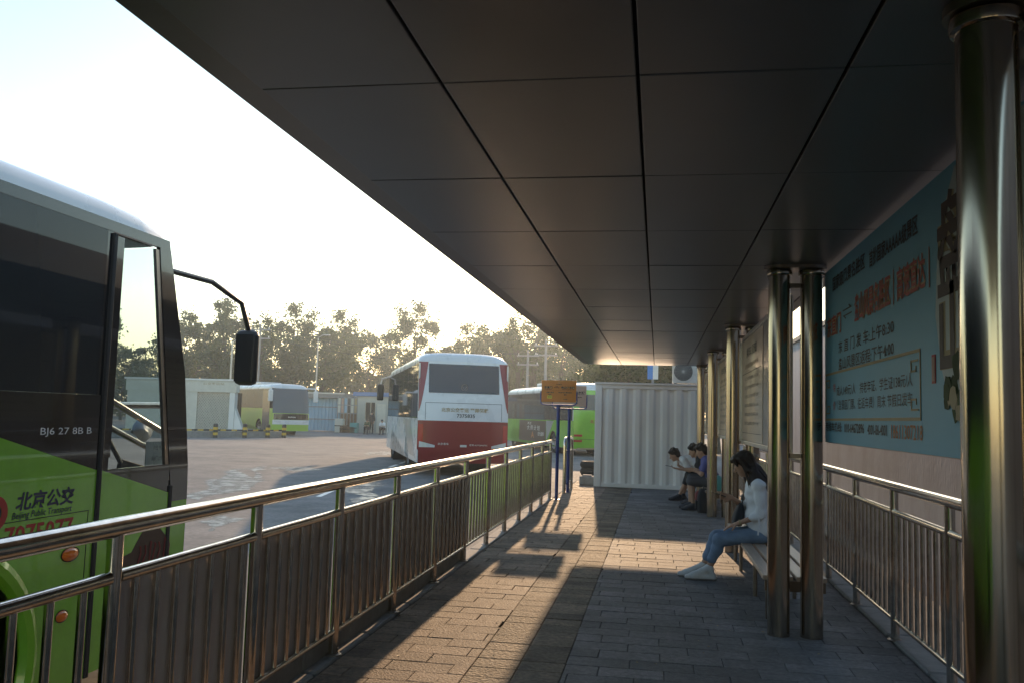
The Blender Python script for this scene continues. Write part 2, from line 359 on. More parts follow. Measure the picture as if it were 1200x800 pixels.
# ---------------- puddles / wet patches in the yard
def puddle(pxs, seed):
    r = random.Random(seed); pts = [gz(x, y, -.2) for x, y in pxs]
    for _ in range(4):      # roughen the outline
        q = []
        for i, p in enumerate(pts):
            n_ = pts[(i+1) % len(pts)]; d = n_-p; q += [p, (p+n_)/2 + Vector((-d.y, d.x, 0))*r.uniform(-.16, .16)]
        pts = q
    b = MB(); b.add([(p.x, p.y, yard_z(p.y)+.004) for p in pts], [tuple(range(len(pts)))])
    tag(b.build('puddle', 'water'), kind='structure')
puddle([(205, 581), (240, 566), (262, 561), (285, 552), (308, 549), (312, 553), (302, 562), (300, 570), (270, 577), (235, 584)], 1)
puddle([(312, 552), (345, 549.5), (382, 553.5), (345, 555.5)], 2)
puddle([(398, 572), (425, 566), (446, 568), (436, 578), (440, 586), (404, 588)], 3)
puddle([(232, 606), (258, 598), (290, 603), (262, 609), (246, 615)], 4)
puddle([(430, 532), (460, 530), (464, 533), (438, 535)], 5)
# worn white lane line on the yard
b = MB()
for k in range(7):
    y = 17+k*2.2; b.add([(-6.9-.32*k, y, yard_z(y)+.004), (-6.78-.32*k, y, yard_z(y)+.004), (-6.99-.32*k, y+1.5, yard_z(y+1.5)+.004), (-7.11-.32*k, y+1.5, yard_z(y+1.5)+.004)], [(0, 1, 2, 3)])
tag(b.build('lane_line', 'white_paint'), kind='structure')

# ---------------- right wall
b = MB().box(3.0, 3.22, -6, 34, -.5, 3.35); wl = thing('boundary_wall', 'plain grey stucco wall running behind the steel railing and posters', 'wall', (3.1, 14, 0))
o = b.build('wall', 'stucco', wl); o.location = (-3.1, -14, 0)
o = MB().cbox(2.95, 3.27, -6.05, 34.05, 3.351, 3.45, .015).build('coping', 'concrete', wl); o.location = (-3.1, -14, 0)

# ================================================================== CANOPY
CZ = 2.75; SX = [-1.50, -.795, -.085, 0.615, 1.315]; CY = [2.96+1.263*k for k in range(-6, 13)] + [19.08]
cp = thing('bus_shelter', 'long dark metal canopy on paired stainless steel columns over the walkway', 'shelter', (0, 0, 0))
meshes = {}
for i in range(len(SX)-1):
    for j in range(len(CY)-1):
        lx, ly = SX[i+1]-SX[i]-.012, CY[j+1]-CY[j]-.007; key = (round(lx, 3), round(ly, 3))
        if key not in meshes: meshes[key] = MB().rbox(-lx/2, lx/2, -ly/2, ly/2, 0, .02, .004).mesh('ceiling_panel', 'ceiling')
        o = link('ceiling_panel', meshes[key], cp, ((SX[i]+SX[i+1])/2, (CY[j]+CY[j+1])/2, CZ+rng.uniform(0, .002)))
        o.rotation_euler = (rng.uniform(-.0022, .0022), rng.uniform(-.0022, .0022), 0)
MB().box(-1.52, 1.33, CY[0]-.05, 19.05, CZ+.03, CZ+.30).build('roof', 'seam', cp)
MB().prism([(-1.492, CZ+.004), (-1.63, CZ+.012), (-1.63, CZ+.32), (-1.53, CZ+.32), (-1.53, CZ+.025), (-1.492, CZ+.025)], 'y', CY[0]-.06, 19.1).build('fascia', 'fascia', cp)
MB().box(-1.53, 1.335, 19.085, 19.14, CZ+.006, CZ+.32).build('fascia', 'fascia', cp)
MB().box(1.325, 1.43, CY[0]-.06, 19.08, CZ+.005, CZ+.32).build('fascia', 'fascia', cp)
COLY = [-1.7, 2.545, 6.77, 10.86, 14.76, 18.72]; CX = (.903, 1.138)
colm = MB().lathe([(.081, 0), (.081, 2.70)], (0, 0, 0), n=40).mesh('column', 'steel', True)
flm = MB().lathe([(.082, .0), (.094, .004), (.097, .018), (.094, .04), (.082, .045)], (0, 0, 0), n=32).mesh('collar', 'steel', True)
def capsule_plate():
    poly = []
    for k in range(17): t = math.pi/2+math.pi*k/16; poly.append((CX[0]+.112*math.cos(t), .112*math.sin(t)))
    for k in range(17): t = -math.pi/2+math.pi*k/16; poly.append((CX[1]+.112*math.cos(t), .112*math.sin(t)))
    return MB().prism(poly, 'z', CZ-.03, CZ-.003).mesh('capital_plate', 'dull_steel', True)
plm = capsule_plate(); tie = MB().box(CX[0]+.08, CX[1]-.08, -.02, .02, 0, .035).mesh('tie_bar', 'dull_steel')
for yy in COLY:
    for xx in CX:
        c = link('column', colm, cp, (xx, yy, 0)); link('collar', flm, c, (0, 0, 2.672))
    link('capital_plate', plm, cp, (0, yy, 0)); link('tie_bar', tie, cp, (0, yy, 2.58)); link('tie_bar', tie, cp, (0, yy, 1.30))

# ================================================================== RAILINGS
def railing(label, X, y0, y1, posts, nb, H, side, sheet=None, first=0):
    t = thing('railing', label, 'railing', (X, (y0+y1)/2, 0)); Y0 = -(y0+y1)/2
    A, Bc = y0+Y0, y1+Y0
    MB().tube([(0, A, H-.038), (0, Bc, H-.038)], .038, 20).build('top_rail', 'steel_rail', t, True)
    pm = MB().tube([(0, 0, 0), (0, 0, H-.06)], .030, 16).mesh('post', 'steel_rail', True)
    fl = MB().lathe([(.0305, 0), (.055, .001), (.055, .007), (.034, .014)], (0, 0, 0), n=16).mesh('post_foot', 'dull_steel', True)
    bm_ = MB().tube([(0, 0, .165), (0, 0, H-.245)], .0155, 10, False).mesh('baluster', 'steel_rail', True)
    for i, py in enumerate(posts):
        p = link('post', pm, t, (0, py+Y0, 0)); link('post_foot', fl, p, (0, 0, .002))
        if i+1 < len(posts):
            q = posts[i+1]
            MB().tube([(0, py+Y0+.03, H-.225), (0, q+Y0-.03, H-.225)], .025, 14).build('middle_rail', 'steel_rail', t, True)
            MB().tube([(0, py+Y0+.03, .15), (0, q+Y0-.03, .15)], .020, 12).build('bottom_rail', 'steel_rail', t, True)
            n = nb if q-py > 1.0 else max(2, int(nb*(q-py)/1.25))
            for k in range(1, n+1): link('baluster', bm_, t, (0, py+Y0+(q-py)*k/(n+1), 0))
            if sheet and py >= sheet[0]-.1 and q <= sheet[1]+.1:
                sx = side*.022
                MB().box(min(sx, sx+side*.004), max(sx, sx+side*.004), py+Y0+.035, q+Y0-.035, .14, H-.25).build('backing_sheet', 'sheet', t)
    return t
lp = [.42+1.243*k for k in range(14)]          # posts at 5.39, 6.64 ...
lp = [5.392+1.247*k for k in range(-5, 10)]; lp[3] = 3.03
lp = [5.392-1.247*4, 5.392-1.247*3, 3.03, 4.21] + [5.392+1.247*k for k in range(0, 10)]
railing('stainless steel railing with sheet-backed balusters beside the green bus and orange sign', -2.02, lp[0], lp[-1], lp, 7, 1.125, -1, sheet=(3.03, 9.2))
rp_ = [9.33+1.243*k for k in range(-6, 9)]
railing('stainless steel railing with open balusters in front of the grey stucco wall', 1.735, rp_[0], rp_[-1], rp_, 8, 1.155, 1)
# short hooped rail beyond the sign poles
t = thing('hoop_rail', 'short hooped stainless steel rail behind the blue sign poles', 'railing', (-1.88, 18.65, 0))
def arc(cy, cz, r, a0, a1, n=8): return [(0, cy+r*math.cos(a0+(a1-a0)*k/n), cz+r*math.sin(a0+(a1-a0)*k/n)) for k in range(n+1)]
pts = [(0, -.75, 0)] + arc(-.60, .97, .15, math.pi, math.pi/2) + arc(.60, .97, .15, math.pi/2, 0) + [(0, .75, 0)]
MB().tube(pts, .036, 16).build('hoop', 'steel_rail', t, True); MB().tube([(0, -.72, .86), (0, .72, .86)], .024, 12).build('middle_rail', 'steel_rail', t, True)
MB().tube([(0, -.72, .18), (0, .72, .18)], .02, 12).build('bottom_rail', 'steel_rail', t, True)
for k in range(1, 9): MB().tube([(0, -.75+k*1.5/9, .19), (0, -.75+k*1.5/9, .85)], .012, 8).build('baluster', 'steel_rail', t, True)

# ================================================================== BENCHES
def bench(label, y0, y1, legs):
    t = thing('bench', label, 'bench', (1.06, (y0+y1)/2, 0), group='slatted benches between the columns'); o = -(y0+y1)/2
    for x in (-.19, -.065, .06, .185):
        MB().rbox(x-.05, x+.05, y0+o, y1+o, .352, .387, .006).build('slat', 'wood', t)
    for ly in legs:
        for x in (-.17, .17): MB().tube([(x, ly+o, 0), (x, ly+o, .322)], .019, 12).build('leg', 'dull_steel', t, True)
        MB().box(-.22, .22, ly+o-.02, ly+o+.02, .319, .351).build('crossbar', 'dull_steel', t)
    for ex in (y0+.015, y1-.015): MB().box(-.225, .225, ex+o-.012, ex+o+.012, .272, .350).build('end_board', 'clutter_brown', t)
    return t
bench('slatted bench the woman in jeans sits on', 7.02, 10.45, (7.3, 8.2, 9.54, 10.2))
bench('slatted bench where three people sit near the container', 15.15, 18.35, (15.4, 16.3, 17.3, 18.1))

# ================================================================== PEOPLE (signed distance fields -> one skin each)
class SDF:
    def __init__(s, lo, hi, res):
        s.res = res; s.lo = np.array(lo, dtype=np.float32)
        n = np.ceil((np.array(hi)-np.array(lo))/res).astype(int)+1
        s.ax = [s.lo[i]+res*np.arange(n[i], dtype=np.float32) for i in range(3)]; s.d = np.full(n, 1.0, np.float32)
    def _sl(s, lo, hi):
        r = []
        for i in range(3):
            a = int(max(0, math.floor((lo[i]-s.lo[i])/s.res))); b = int(min(len(s.ax[i]), math.ceil((hi[i]-s.lo[i])/s.res)+1)); r.append(slice(a, max(a, b)))
        return tuple(r)
    def _P(s, sl): return np.meshgrid(s.ax[0][sl[0]], s.ax[1][sl[1]], s.ax[2][sl[2]], indexing='ij', sparse=True)
    def _put(s, sl, d, k, cut):
        a = s.d[sl]
        if cut: s.d[sl] = np.maximum(a, -d); return
        if k > 0: h = np.clip(.5+.5*(a-d)/k, 0, 1); s.d[sl] = a*(1-h)+d*h-k*h*(1-h)
        else: s.d[sl] = np.minimum(a, d)
    def cone(s, a, b, ra, rb, k=.02, flat=None):
        a, b = np.array(a, dtype=np.float32), np.array(b, dtype=np.float32); m_ = max(ra, rb)+k*2+.03
        sl = s._sl(np.minimum(a, b)-m_, np.maximum(a, b)+m_)
        if min(x.stop-x.start for x in sl) <= 0: return s
        X, Y, Z = s._P(sl); ba = b-a; L2 = float(ba@ba)+1e-9
        h = np.clip(((X-a[0])*ba[0]+(Y-a[1])*ba[1]+(Z-a[2])*ba[2])/L2, 0, 1)
        d = np.sqrt((X-a[0]-h*ba[0])**2+(Y-a[1]-h*ba[1])**2+(Z-a[2]-h*ba[2])**2)-(ra+(rb-ra)*h)
        s._put(sl, d, k, False); return s
    def ell(s, c, r, k=.02, cut=False, tilt=0.0):
        """ellipsoid; tilt rotates about x (nods forward)"""
        c = np.array(c, dtype=np.float32); m_ = max(r)+k*2+.03; sl = s._sl(c-m_, c+m_)
        if min(x.stop-x.start for x in sl) <= 0: return s
        X, Y, Z = s._P(sl); ct, st = math.cos(tilt), math.sin(tilt); y, z = Y-c[1], Z-c[2]; x = X-c[0]
        yy, zz = y*ct-z*st, y*st+z*ct
        q = np.sqrt((x/r[0])**2+(yy/r[1])**2+(zz/r[2])**2); s._put(sl, (q-1)*min(r), k, cut); return s
    def fold(s, amp, seed):
        """cloth creases"""
        X, Y, Z = np.meshgrid(*s.ax, indexing='ij', sparse=True); r = random.Random(seed); n = 0
        for _ in range(6):
            a, b, c = r.uniform(-40, 40), r.uniform(-40, 40), r.uniform(-55, 55); n = n+np.sin(a*X+b*Y+c*Z+r.uniform(0, 6)+1.5*np.sin(18*Z+9*Y+r.uniform(0, 6)))
        s.d = (s.d+amp*.45*n).astype(np.float32)
    def mesh(s, name, m_):
        d = s.d; ins = d < 0; n = d.shape; c = [slice(0, -1), slice(1, None)]
        cnt_ = np.zeros(tuple(x-1 for x in n), np.int8)
        for i in (0, 1):
            for j in (0, 1):
                for k in (0, 1): cnt_ += ins[c[i], c[j], c[k]]
        act = (cnt_ > 0) & (cnt_ < 8); idx = np.full(act.shape, -1, np.int64); A = np.argwhere(act); idx[act] = np.arange(len(A))
        pos = np.zeros((len(A), 3)); w_ = np.zeros(len(A))
        off = [(i, j, k) for i in (0, 1) for j in (0, 1) for k in (0, 1)]
        for a in off:
            for ax in range(3):
                if a[ax] == 0:
                    b = list(a); b[ax] = 1
                    da = d[A[:, 0]+a[0], A[:, 1]+a[1], A[:, 2]+a[2]]; db = d[A[:, 0]+b[0], A[:, 1]+b[1], A[:, 2]+b[2]]
                    mk = (da < 0) != (db < 0); t = np.where(mk, da/(da-db+1e-12), 0)
                    p = np.array(a)[None]+np.eye(3)[ax][None]*t[:, None]; pos += p*mk[:, None]; w_ += mk
        V = (A+pos/w_[:, None])*s.res+s.lo[None]
        F = []
        for ax in range(3):
            u, v = (ax+1) % 3, (ax+2) % 3; lo_ = [slice(None)]*3; hi_ = [slice(None)]*3; lo_[ax] = slice(0, -1); hi_[ax] = slice(1, None)
            ch = ins[tuple(lo_)] != ins[tuple(hi_)]; E = np.argwhere(ch)
            E = E[(E[:, u] > 0) & (E[:, v] > 0) & (E[:, u] < n[u]-1) & (E[:, v] < n[v]-1)]
            def cell(du, dv): q = E.copy(); q[:, u] -= du; q[:, v] -= dv; return idx[q[:, 0], q[:, 1], q[:, 2]]
            f = np.stack([cell(0, 0), cell(1, 0), cell(1, 1), cell(0, 1)], 1)
            fl_ = ins[tuple(lo_)][ch] if False else ins[E[:, 0], E[:, 1], E[:, 2]]
            f[~fl_] = f[~fl_][:, ::-1]; F.append(f)
        F = np.concatenate(F); me = bpy.data.meshes.new(name); me.from_pydata(V.tolist(), [], F.tolist()); me.update()
        me.polygons.foreach_set('use_smooth', [True]*len(me.polygons)); me.materials.append(M[m_]); return me
V3 = lambda *a: np.array(a, dtype=np.float32)
def hand(S, wrist, direc, palm_n, sc=1.0, curl=.6, side=1):
    """palm with four unequal bent fingers and a thumb; palm_n is where the palm faces"""
    d = np.array(direc, float); d /= np.linalg.norm(d); n = np.array(palm_n, float); n -= d*(n@d); n /= np.linalg.norm(n); l = np.cross(d, n)*side
    w0 = np.array(wrist, float); kn = w0+d*.085*sc
    for q in (-1, -.33, .33, 1): S.cone(w0+l*q*.016*sc, kn+l*q*.028*sc, .014*sc, .0115*sc, .012)
    for q, L in ((-1, .062), (-.33, .075), (.33, .08), (1, .072)):
        p0 = kn+l*q*.029*sc; a1 = curl*.7; d1 = d*math.cos(a1)+n*math.sin(a1); p1 = p0+d1*L*.52*sc; a2 = curl*1.6; d2 = d*math.cos(a2)+n*math.sin(a2); p2 = p1+d2*L*.5*sc
        S.cone(p0, p1, .0095*sc, .0085*sc, .003); S.cone(p1, p2, .0085*sc, .007*sc, .003)
    t0 = w0+d*.03*sc+l*.026*sc; t1 = t0+(d*.6+l*.65+n*.35)*.045*sc; t2 = t1+(d*.8+l*.1+n*.6)*.032*sc
    S.cone(t0, t1, .013*sc, .010*sc, .008); S.cone(t1, t2, .010*sc, .008*sc, .003)
    return kn+d*.03*sc+n*.02*sc
def head(S, c, tilt, sc=1.0):
    """face looks along +y, nods by tilt"""
    ct, st = math.cos(tilt), math.sin(tilt)
    def P(x, y, z): x, y, z = x*sc, y*sc, z*sc; return V3(c[0]+x, c[1]+y*ct+z*st, c[2]-y*st+z*ct)
    S.ell(P(0, -.012, .03), (.073*sc, .092*sc, .088*sc), .02, tilt=tilt); S.ell(P(0, .022, -.035), (.056*sc, .066*sc, .078*sc), .03, tilt=tilt)
    S.ell(P(0, .058, -.095), (.025*sc, .022*sc, .02*sc), .025, tilt=tilt)
    for q in (-1, 1): S.ell(P(q*.031, .089, .004), (.017*sc, .012*sc, .011*sc), .004, cut=True, tilt=tilt)
    for q in (-1, 1): S.ell(P(q*.031, .075, .002), (.013*sc, .012*sc, .010*sc), .004, tilt=tilt)
    S.cone(P(0, .082, .008), P(0, .106, -.034), .009*sc, .014*sc, .008); S.ell(P(0, .082, -.066), (.022*sc, .012*sc, .009*sc), .006, tilt=tilt)
    for q in (-1, 1): S.ell(P(q*.074, -.008, -.012), (.011*sc, .02*sc, .032*sc), .008, tilt=tilt)
    return P
def person(label, loc, rz, J, style, res=.009, group=None):
    t = thing('person', label, 'person', loc, rz, group); allp = np.array([v for v in J.values() if isinstance(v, (tuple, list))])
    lo, hi = allp.min(0)-.26, allp.max(0)+.26; lo[2] = min(lo[2], -.03); sc = style.get('scale', 1.0); th = style.get('thick', 1.0)
    B = SDF(lo, hi, res); hc = J['head']; tilt = J['tilt']; P = head(B, hc, tilt, sc)
    def mid(a, b, f=.5): return tuple(np.array(a)*(1-f)+np.array(b)*f)
    neck, chest, pel = J['neck'], J['chest'], J['pelvis']
    B.cone(P(0, -.015, -.07), neck, .048*sc, .052*sc, .02); B.cone(neck, chest, .06*sc, .10*sc*th, .03)
    for q in (-.05, .05): B.cone((chest[0]+q, chest[1], chest[2]), (pel[0]+q, pel[1], pel[2]), .085*sc*th, .088*sc*th, .04)
    for s_, q in (('l', -1), ('r', 1)):
        sh, el, wr = J['shoulder_'+s_], J['elbow_'+s_], J['wrist_'+s_]
        B.cone(neck, sh, .045*sc, .045*sc, .03); B.cone(sh, el, .042*sc*th, .034*sc*th, .02); B.cone(el, wr, .034*sc*th, .023*sc*th, .02)
        hip, kn, an = J['hip_'+s_], J['knee_'+s_], J['ankle_'+s_]
        B.cone(pel, hip, .08*sc, .075*sc, .03); B.cone(hip, kn, .075*sc*th, .05*sc*th, .02)
        cf = mid(kn, an, .32); cf = (cf[0], cf[1]-.012, cf[2]); B.cone(kn, cf, .05*sc*th, .05*sc*th, .02); B.cone(cf, an, .05*sc*th, .032*sc*th, .02)
        toe = J['toe_'+s_]; B.cone(an, (toe[0], toe[1]-.06, toe[2]), .026*sc, .018*sc, .01)
        hd = J.get('hand_'+s_, (np.array(wr)-np.array(el)).tolist()); hand(B, wr, hd, J.get('palm_'+s_, (0, .2, -1)), sc, J.get('curl_'+s_, .6), -q)
    link('body', B.mesh('body', 'skin'), t)
    # shirt
    S = SDF(lo, hi, res); wa = J['waist']
    S.cone(mid(neck, chest, .12), chest, .066*sc, .118*sc*th, .03)
    S.ell(mid(chest, neck, .35), (.15*sc*th, .105*sc*th, .13*sc), .05)
    for q in (-.062, .062):
        S.cone((chest[0]+q, chest[1], chest[2]+.03), (wa[0]+q, wa[1], wa[2]), .098*sc*th, .098*sc*th, .05); S.cone(wa and (wa[0]+q, wa[1], wa[2]), (pel[0]+q*1.15, pel[1]+.005, pel[2]+.035), .098*sc*th, .108*sc*th, .04)
    for s_ in 'lr':
        sh, el, wr = J['shoulder_'+s_], J['elbow_'+s_], J['wrist_'+s_]; fr = style['sleeve']
        S.cone(mid(neck, sh, .3), sh, .06*sc, .058*sc*th, .03)
        e1 = mid(sh, el, min(1, fr)); S.cone(sh, e1, .058*sc*th, (.056 if fr < 1 else .048)*sc*th, .025)
        if fr > 1: S.cone(el, mid(el, wr, fr-1), .048*sc*th, .043*sc*th, .02)
    for lc, lr in style.get('loose', ()): S.ell(lc, lr, .05)
    S.fold(style.get('folds', .003), 1); link('shirt', S.mesh('shirt', style['shirt']), t)
    # trousers or shorts
    T = SDF(lo, hi, res)
    T.ell((pel[0], pel[1], pel[2]), (.155*sc*th, .125*sc*th, .105*sc), .03)
    for s_ in 'lr':
        hip, kn, an = J['hip_'+s_], J['knee_'+s_], J['ankle_'+s_]; fr = style['leg']
        T.cone(hip, mid(hip, kn, min(1, fr)), .088*sc*th, (.066 if fr >= 1 else .08)*sc*th, .03)
        if fr > 1:
            cf = mid(kn, an, .35); cf = (cf[0], cf[1]-.014, cf[2])
            T.cone(kn, cf, .064*sc*th, .062*sc*th, .02); T.cone(cf, mid(kn, an, min(1, fr-1)), .062*sc*th, .052*sc*th, .02)
    T.fold(style.get('folds', .003)*.7, 2); link('trousers', T.mesh('trousers', style['legs']), t)
    for s_ in 'lr':
        an, toe = np.array(J['ankle_'+s_]), np.array(J['toe_'+s_]); sc_ = sc; sc = sc_*style.get('shoe_scale', 1); K = SDF(np.minimum(an, toe)-.12, np.maximum(an, toe)+.12, min(res, .008))
        d = toe-an; d[2] = 0; d /= np.linalg.norm(d); heel = an-d*.045*sc; zb = J.get('sole_'+s_, 0.0)
        h0 = V3(heel[0], heel[1], zb+.033*sc); ball = V3(*(toe-d*.075*sc)); ball[2] = zb+.036*sc; toe = V3(toe[0], toe[1], zb+.03*sc)
        K.cone(h0, ball, .034*sc, .041*sc, .02); K.cone(ball, toe, .04*sc, .03*sc, .02); K.cone(an-V3(0, 0, .01), h0, .042*sc, .036*sc, .02); K.cone(an+V3(0, 0, -.005), ball+V3(0, 0, .012), .044*sc, .036*sc, .03)
        K.d = np.maximum(K.d, (zb+.003)-np.broadcast_to(K.ax[2][None, None, :], K.d.shape)).astype(np.float32) if J.get('flat', True) else K.d
        sc = sc_; so = link('shoe', K.mesh('shoe', style['shoe']), t)
        if res < .011: K.d = np.maximum(K.d-.005, np.broadcast_to(K.ax[2][None, None, :], K.d.shape)-(zb+.018)).astype(np.float32); link('sole', K.mesh('sole', 'roof_grey'), so)
    # hair
    Hh = SDF(lo, hi, min(res, .008)); P_ = P
    Hh.ell(P_(0, -.022, .045), (.085*sc, .098*sc, .088*sc), .02, tilt=tilt); Hh.ell(P_(0, -.06, -.01), (.078*sc, .058*sc, .085*sc), .03, tilt=tilt)
    Hh.ell(P_(0, .05, .085), (.068*sc, .045*sc, .034*sc), .02, tilt=tilt)
    if style.get('long'):
        for q in (-1, 1):
            Hh.cone(P_(q*.07, .02, .06), P_(q*.078, -.005, -.06), .026, .028, .02); Hh.cone(P_(q*.045, .08, .075), P_(q*.06, .068, .01), .018, .012, .012)
        Hh.cone(P_(0, .085, .07), P_(0, .092, .022), .026, .016, .02)
        for (x, y, z), (x2, y2, z2), r1, r2 in style['long']: Hh.cone((x, y, z), (x2, y2, z2), r1, r2, .025)
        rs = random.Random(8)
        for _ in range(44):      # loose strands
            q = rs.uniform(-1, 1); a0 = P_(q*.085, -.05-.04*rs.random(), rs.uniform(-.03, .1)); m0 = (q*.11+rs.uniform(-.02, .02), -.055+rs.uniform(-.03, .05), .98+rs.uniform(-.03, .03)); e0 = (q*.12+rs.uniform(-.03, .03), -.12+rs.uniform(-.04, .05), rs.uniform(.76, .90))
            Hh.cone(a0, m0, .014, .011, .006); Hh.cone(m0, e0, .011, .0035, .004)
        for _ in range(10):
            q = rs.choice((-1, 1)); a0 = P_(q*.078, .0+.025*rs.random(), rs.uniform(0, .05)); Hh.cone(a0, (q*.125+rs.uniform(-.02, .02), .07+rs.uniform(-.03, .03), rs.uniform(.82, .9)), .012, .004, .006)
    else:
        for q in (-1, 1): Hh.cone(P_(q*.07, -.01, .05), P_(q*.073, -.025, -.005), .022*sc, .014*sc, .02)
        rr = random.Random(5)
        for _ in range(26):
            a, e_ = rr.uniform(0, 6.28), rr.uniform(.2, 1.4); Hh.ell(P_(.08*math.cos(a)*math.cos(e_), -.02+.088*math.sin(a)*math.cos(e_), .05+.08*math.sin(e_)), (.022*sc,)*3, .012)
    fc = P_(0, .105, -.04); Hh.ell(fc, (.062*sc, .06*sc, .088*sc), .01, cut=True, tilt=tilt)
    link('hair', Hh.mesh('hair', 'hair'), t)
    return t, P
# woman in a white blouse on the first bench, facing the yard (her left side is seen)
Jw = dict(head=(0, .145, 1.145), tilt=.42, neck=(0, .05, .995), chest=(0, .01, .84), waist=(0, -.01, .64), pelvis=(0, -.03, .48),
    shoulder_l=(-.165, .01, .945), shoulder_r=(.165, .03, .945), elbow_l=(-.20, .0, .665), elbow_r=(.195, .09, .70),
    wrist_l=(-.13, .20, .575), wrist_r=(.07, .255, .80), hip_l=(-.085, -.01, .465), hip_r=(.085, -.01, .465),
    knee_l=(-.09, .385, .40), knee_r=(.06, .405, .41), ankle_l=(-.075, .475, .125), ankle_r=(.05, .525, .125), toe_l=(-.085, .69, .045), toe_r=(.055, .755, .05),
    hand_l=(.1, .9, -.35), palm_l=(.1, -.1, -1), curl_l=.25, hand_r=(-.1, .8, .12), palm_r=(-.9, .1, .35), curl_r=.9)
sty = dict(shirt='shirt_white', sleeve=1.35, legs='jeans', leg=1.70, shoe='shoe_white', thick=.95, scale=1.0, folds=.0045, loose=[((0, .02, .64), (.15, .105, .15))], shoe_scale=.84,
    long=[((-.05, .07, 1.10), (-.12, .05, .93), .045, .032), ((-.12, .05, .93), (-.13, .03, .84), .032, .014), ((0, .03, 1.10), (-.02, -.075, .97), .062, .05), ((-.02, -.075, .97), (-.04, -.135, .80), .05, .022), ((.05, .05, 1.1), (.08, -.05, .93), .045, .03),
          ((-.08, .06, 1.08), (-.10, -.07, .92), .04, .03), ((-.10, -.07, .92), (-.09, -.12, .82), .03, .014)])
wom, Pw = person('woman in white blouse and blue jeans looking down at her phone on the bench', (1.0, 8.95, 0), R(90), Jw, sty, .0075)
MB().tube([(-.235, .02, .64), (-.245, .022, .58), (-.24, .03, .48)], [.006, .008, .009], 6).build('sleeve_tie', 'shirt_white', wom, True)
MB().lathe([(.028, -.008), (.031, 0), (.028, .008)], (0, 0, 0), n=16).build('bracelet', 'text_tan', wom, True).matrix_local = Matrix.Translation((-.134, .19, .579)) @ Matrix.Rotation(R(78), 4, 'X')
def phone(label, p, rx, rz):
    t = thing('phone', label, 'phone', p, rz); t.rotation_euler = (rx, 0, rz)
    MB().rbox(-.036, .036, -.075, .075, -.004, .004, .0035).build('case', 'black', t); MB().box(-.032, .032, -.07, .07, .0042, .0048).build('screen', 'bus_black', t)
phone('dark phone held by the woman in the white blouse', (1.0-.385, 8.95+.035, .835), R(18), R(90))
# black handbag on her lap
t = thing('handbag', 'black handbag on the lap of the woman in jeans', 'bag', (.82, 9.04, .535), R(90))
bb = MB(); Pn = []
for z, hw, hd in ((0, .135, .045), (.05, .14, .055), (.12, .125, .05), (.19, .10, .03), (.215, .085, .012)):
    Pn.append([(hw*math.copysign(abs(math.cos(a))**.6, math.cos(a)), .02+hd*math.copysign(abs(math.sin(a))**.6, math.sin(a))-z*.18, z) for a in [2*math.pi*k/20 for k in range(21)]])
bb.grid(Pn).add([Pn[-1][k] for k in range(20)], [tuple(range(20))]); bb.add([Pn[0][k] for k in range(20)], [tuple(range(19, -1, -1))]); bb.build('pouch', 'dark_cloth', t, True)
MB().tube([(-.07, -.02, .20)] + [(-.07*math.cos(math.pi*k/8), -.03, .20+.10*math.sin(math.pi*k/8)) for k in range(1, 8)] + [(.07, -.02, .20)], .006, 8).build('handle', 'black', t, True)
# three on the far bench
def seated(lean, **kw):
    """lean: forward offset of the shoulders"""
    J = dict(pelvis=(0, 0, .50), waist=(0, .02+lean*.25, .62), chest=(0, .04+lean*.7, .79-.10*lean), neck=(0, .06+lean, .93-.22*lean), head=(0, .10+lean*1.25, 1.06-.26*lean), tilt=.3+lean*.35,
        shoulder_l=(-.17, .05+lean*.93, .89-.2*lean), shoulder_r=(.17, .05+lean*.93, .89-.2*lean), elbow_l=(-.2, .15+lean*.8, .64), elbow_r=(.2, .15+lean*.8, .64), wrist_l=(-.08, .38+lean*.6, .66), wrist_r=(.08, .38+lean*.6, .66),
        hip_l=(-.09, .02, .49), hip_r=(.09, .02, .49), knee_l=(-.12, .42, .50), knee_r=(.12, .42, .50), ankle_l=(-.12, .40, .10), ankle_r=(.12, .40, .10), toe_l=(-.13, .58, .04), toe_r=(.13, .58, .04))
    J.update(kw); return J
Ja = seated(.50, head=(0, .70, .885), tilt=.45, elbow_l=(-.16, .40, .60), wrist_l=(-.10, .62, .62), elbow_r=(.15, .42, .56), wrist_r=(.05, .62, .68), hand_r=(-.2, .1, 1), palm_r=(0, -1, .2), hand_l=(.1, 1, .1), palm_l=(.3, 0, 1),
    ankle_l=(-.12, .60, .10), toe_l=(-.13, .78, .05), ankle_r=(.12, .52, .10), toe_r=(.13, .70, .04), knee_l=(-.12, .43, .50))
person('person in white t-shirt leaning forward over a phone, chin in hand', (1.04, 17.55, 0), R(90), Ja, dict(shirt='shirt_white', sleeve=.62, legs='dark_cloth', leg=1.05, shoe='shoe_dark'), .012)
phone('dark phone held by the person in white t-shirt', (.98-.74, 17.55-.09, .665), R(12), R(90))
Jb = seated(.22)
person('person in black shirt sitting between the white and blue shirts', (1.06, 16.75, 0), R(90), Jb, dict(shirt='dark_cloth', sleeve=.6, legs='grey_cloth', leg=1.8, shoe='shoe_dark'), .012)
Jc = seated(.10, ankle_l=(-.12, .36, .10), toe_l=(-.13, .54, .04), wrist_l=(-.10, .33, .70), wrist_r=(.06, .34, .70))
person('person in blue t-shirt and grey shorts on the bench behind the column', (1.0, 15.75, 0), R(90), Jc, dict(shirt='blue_cloth', sleeve=.65, legs='grey_cloth', leg=.96, shoe='shoe_dark'), .012)
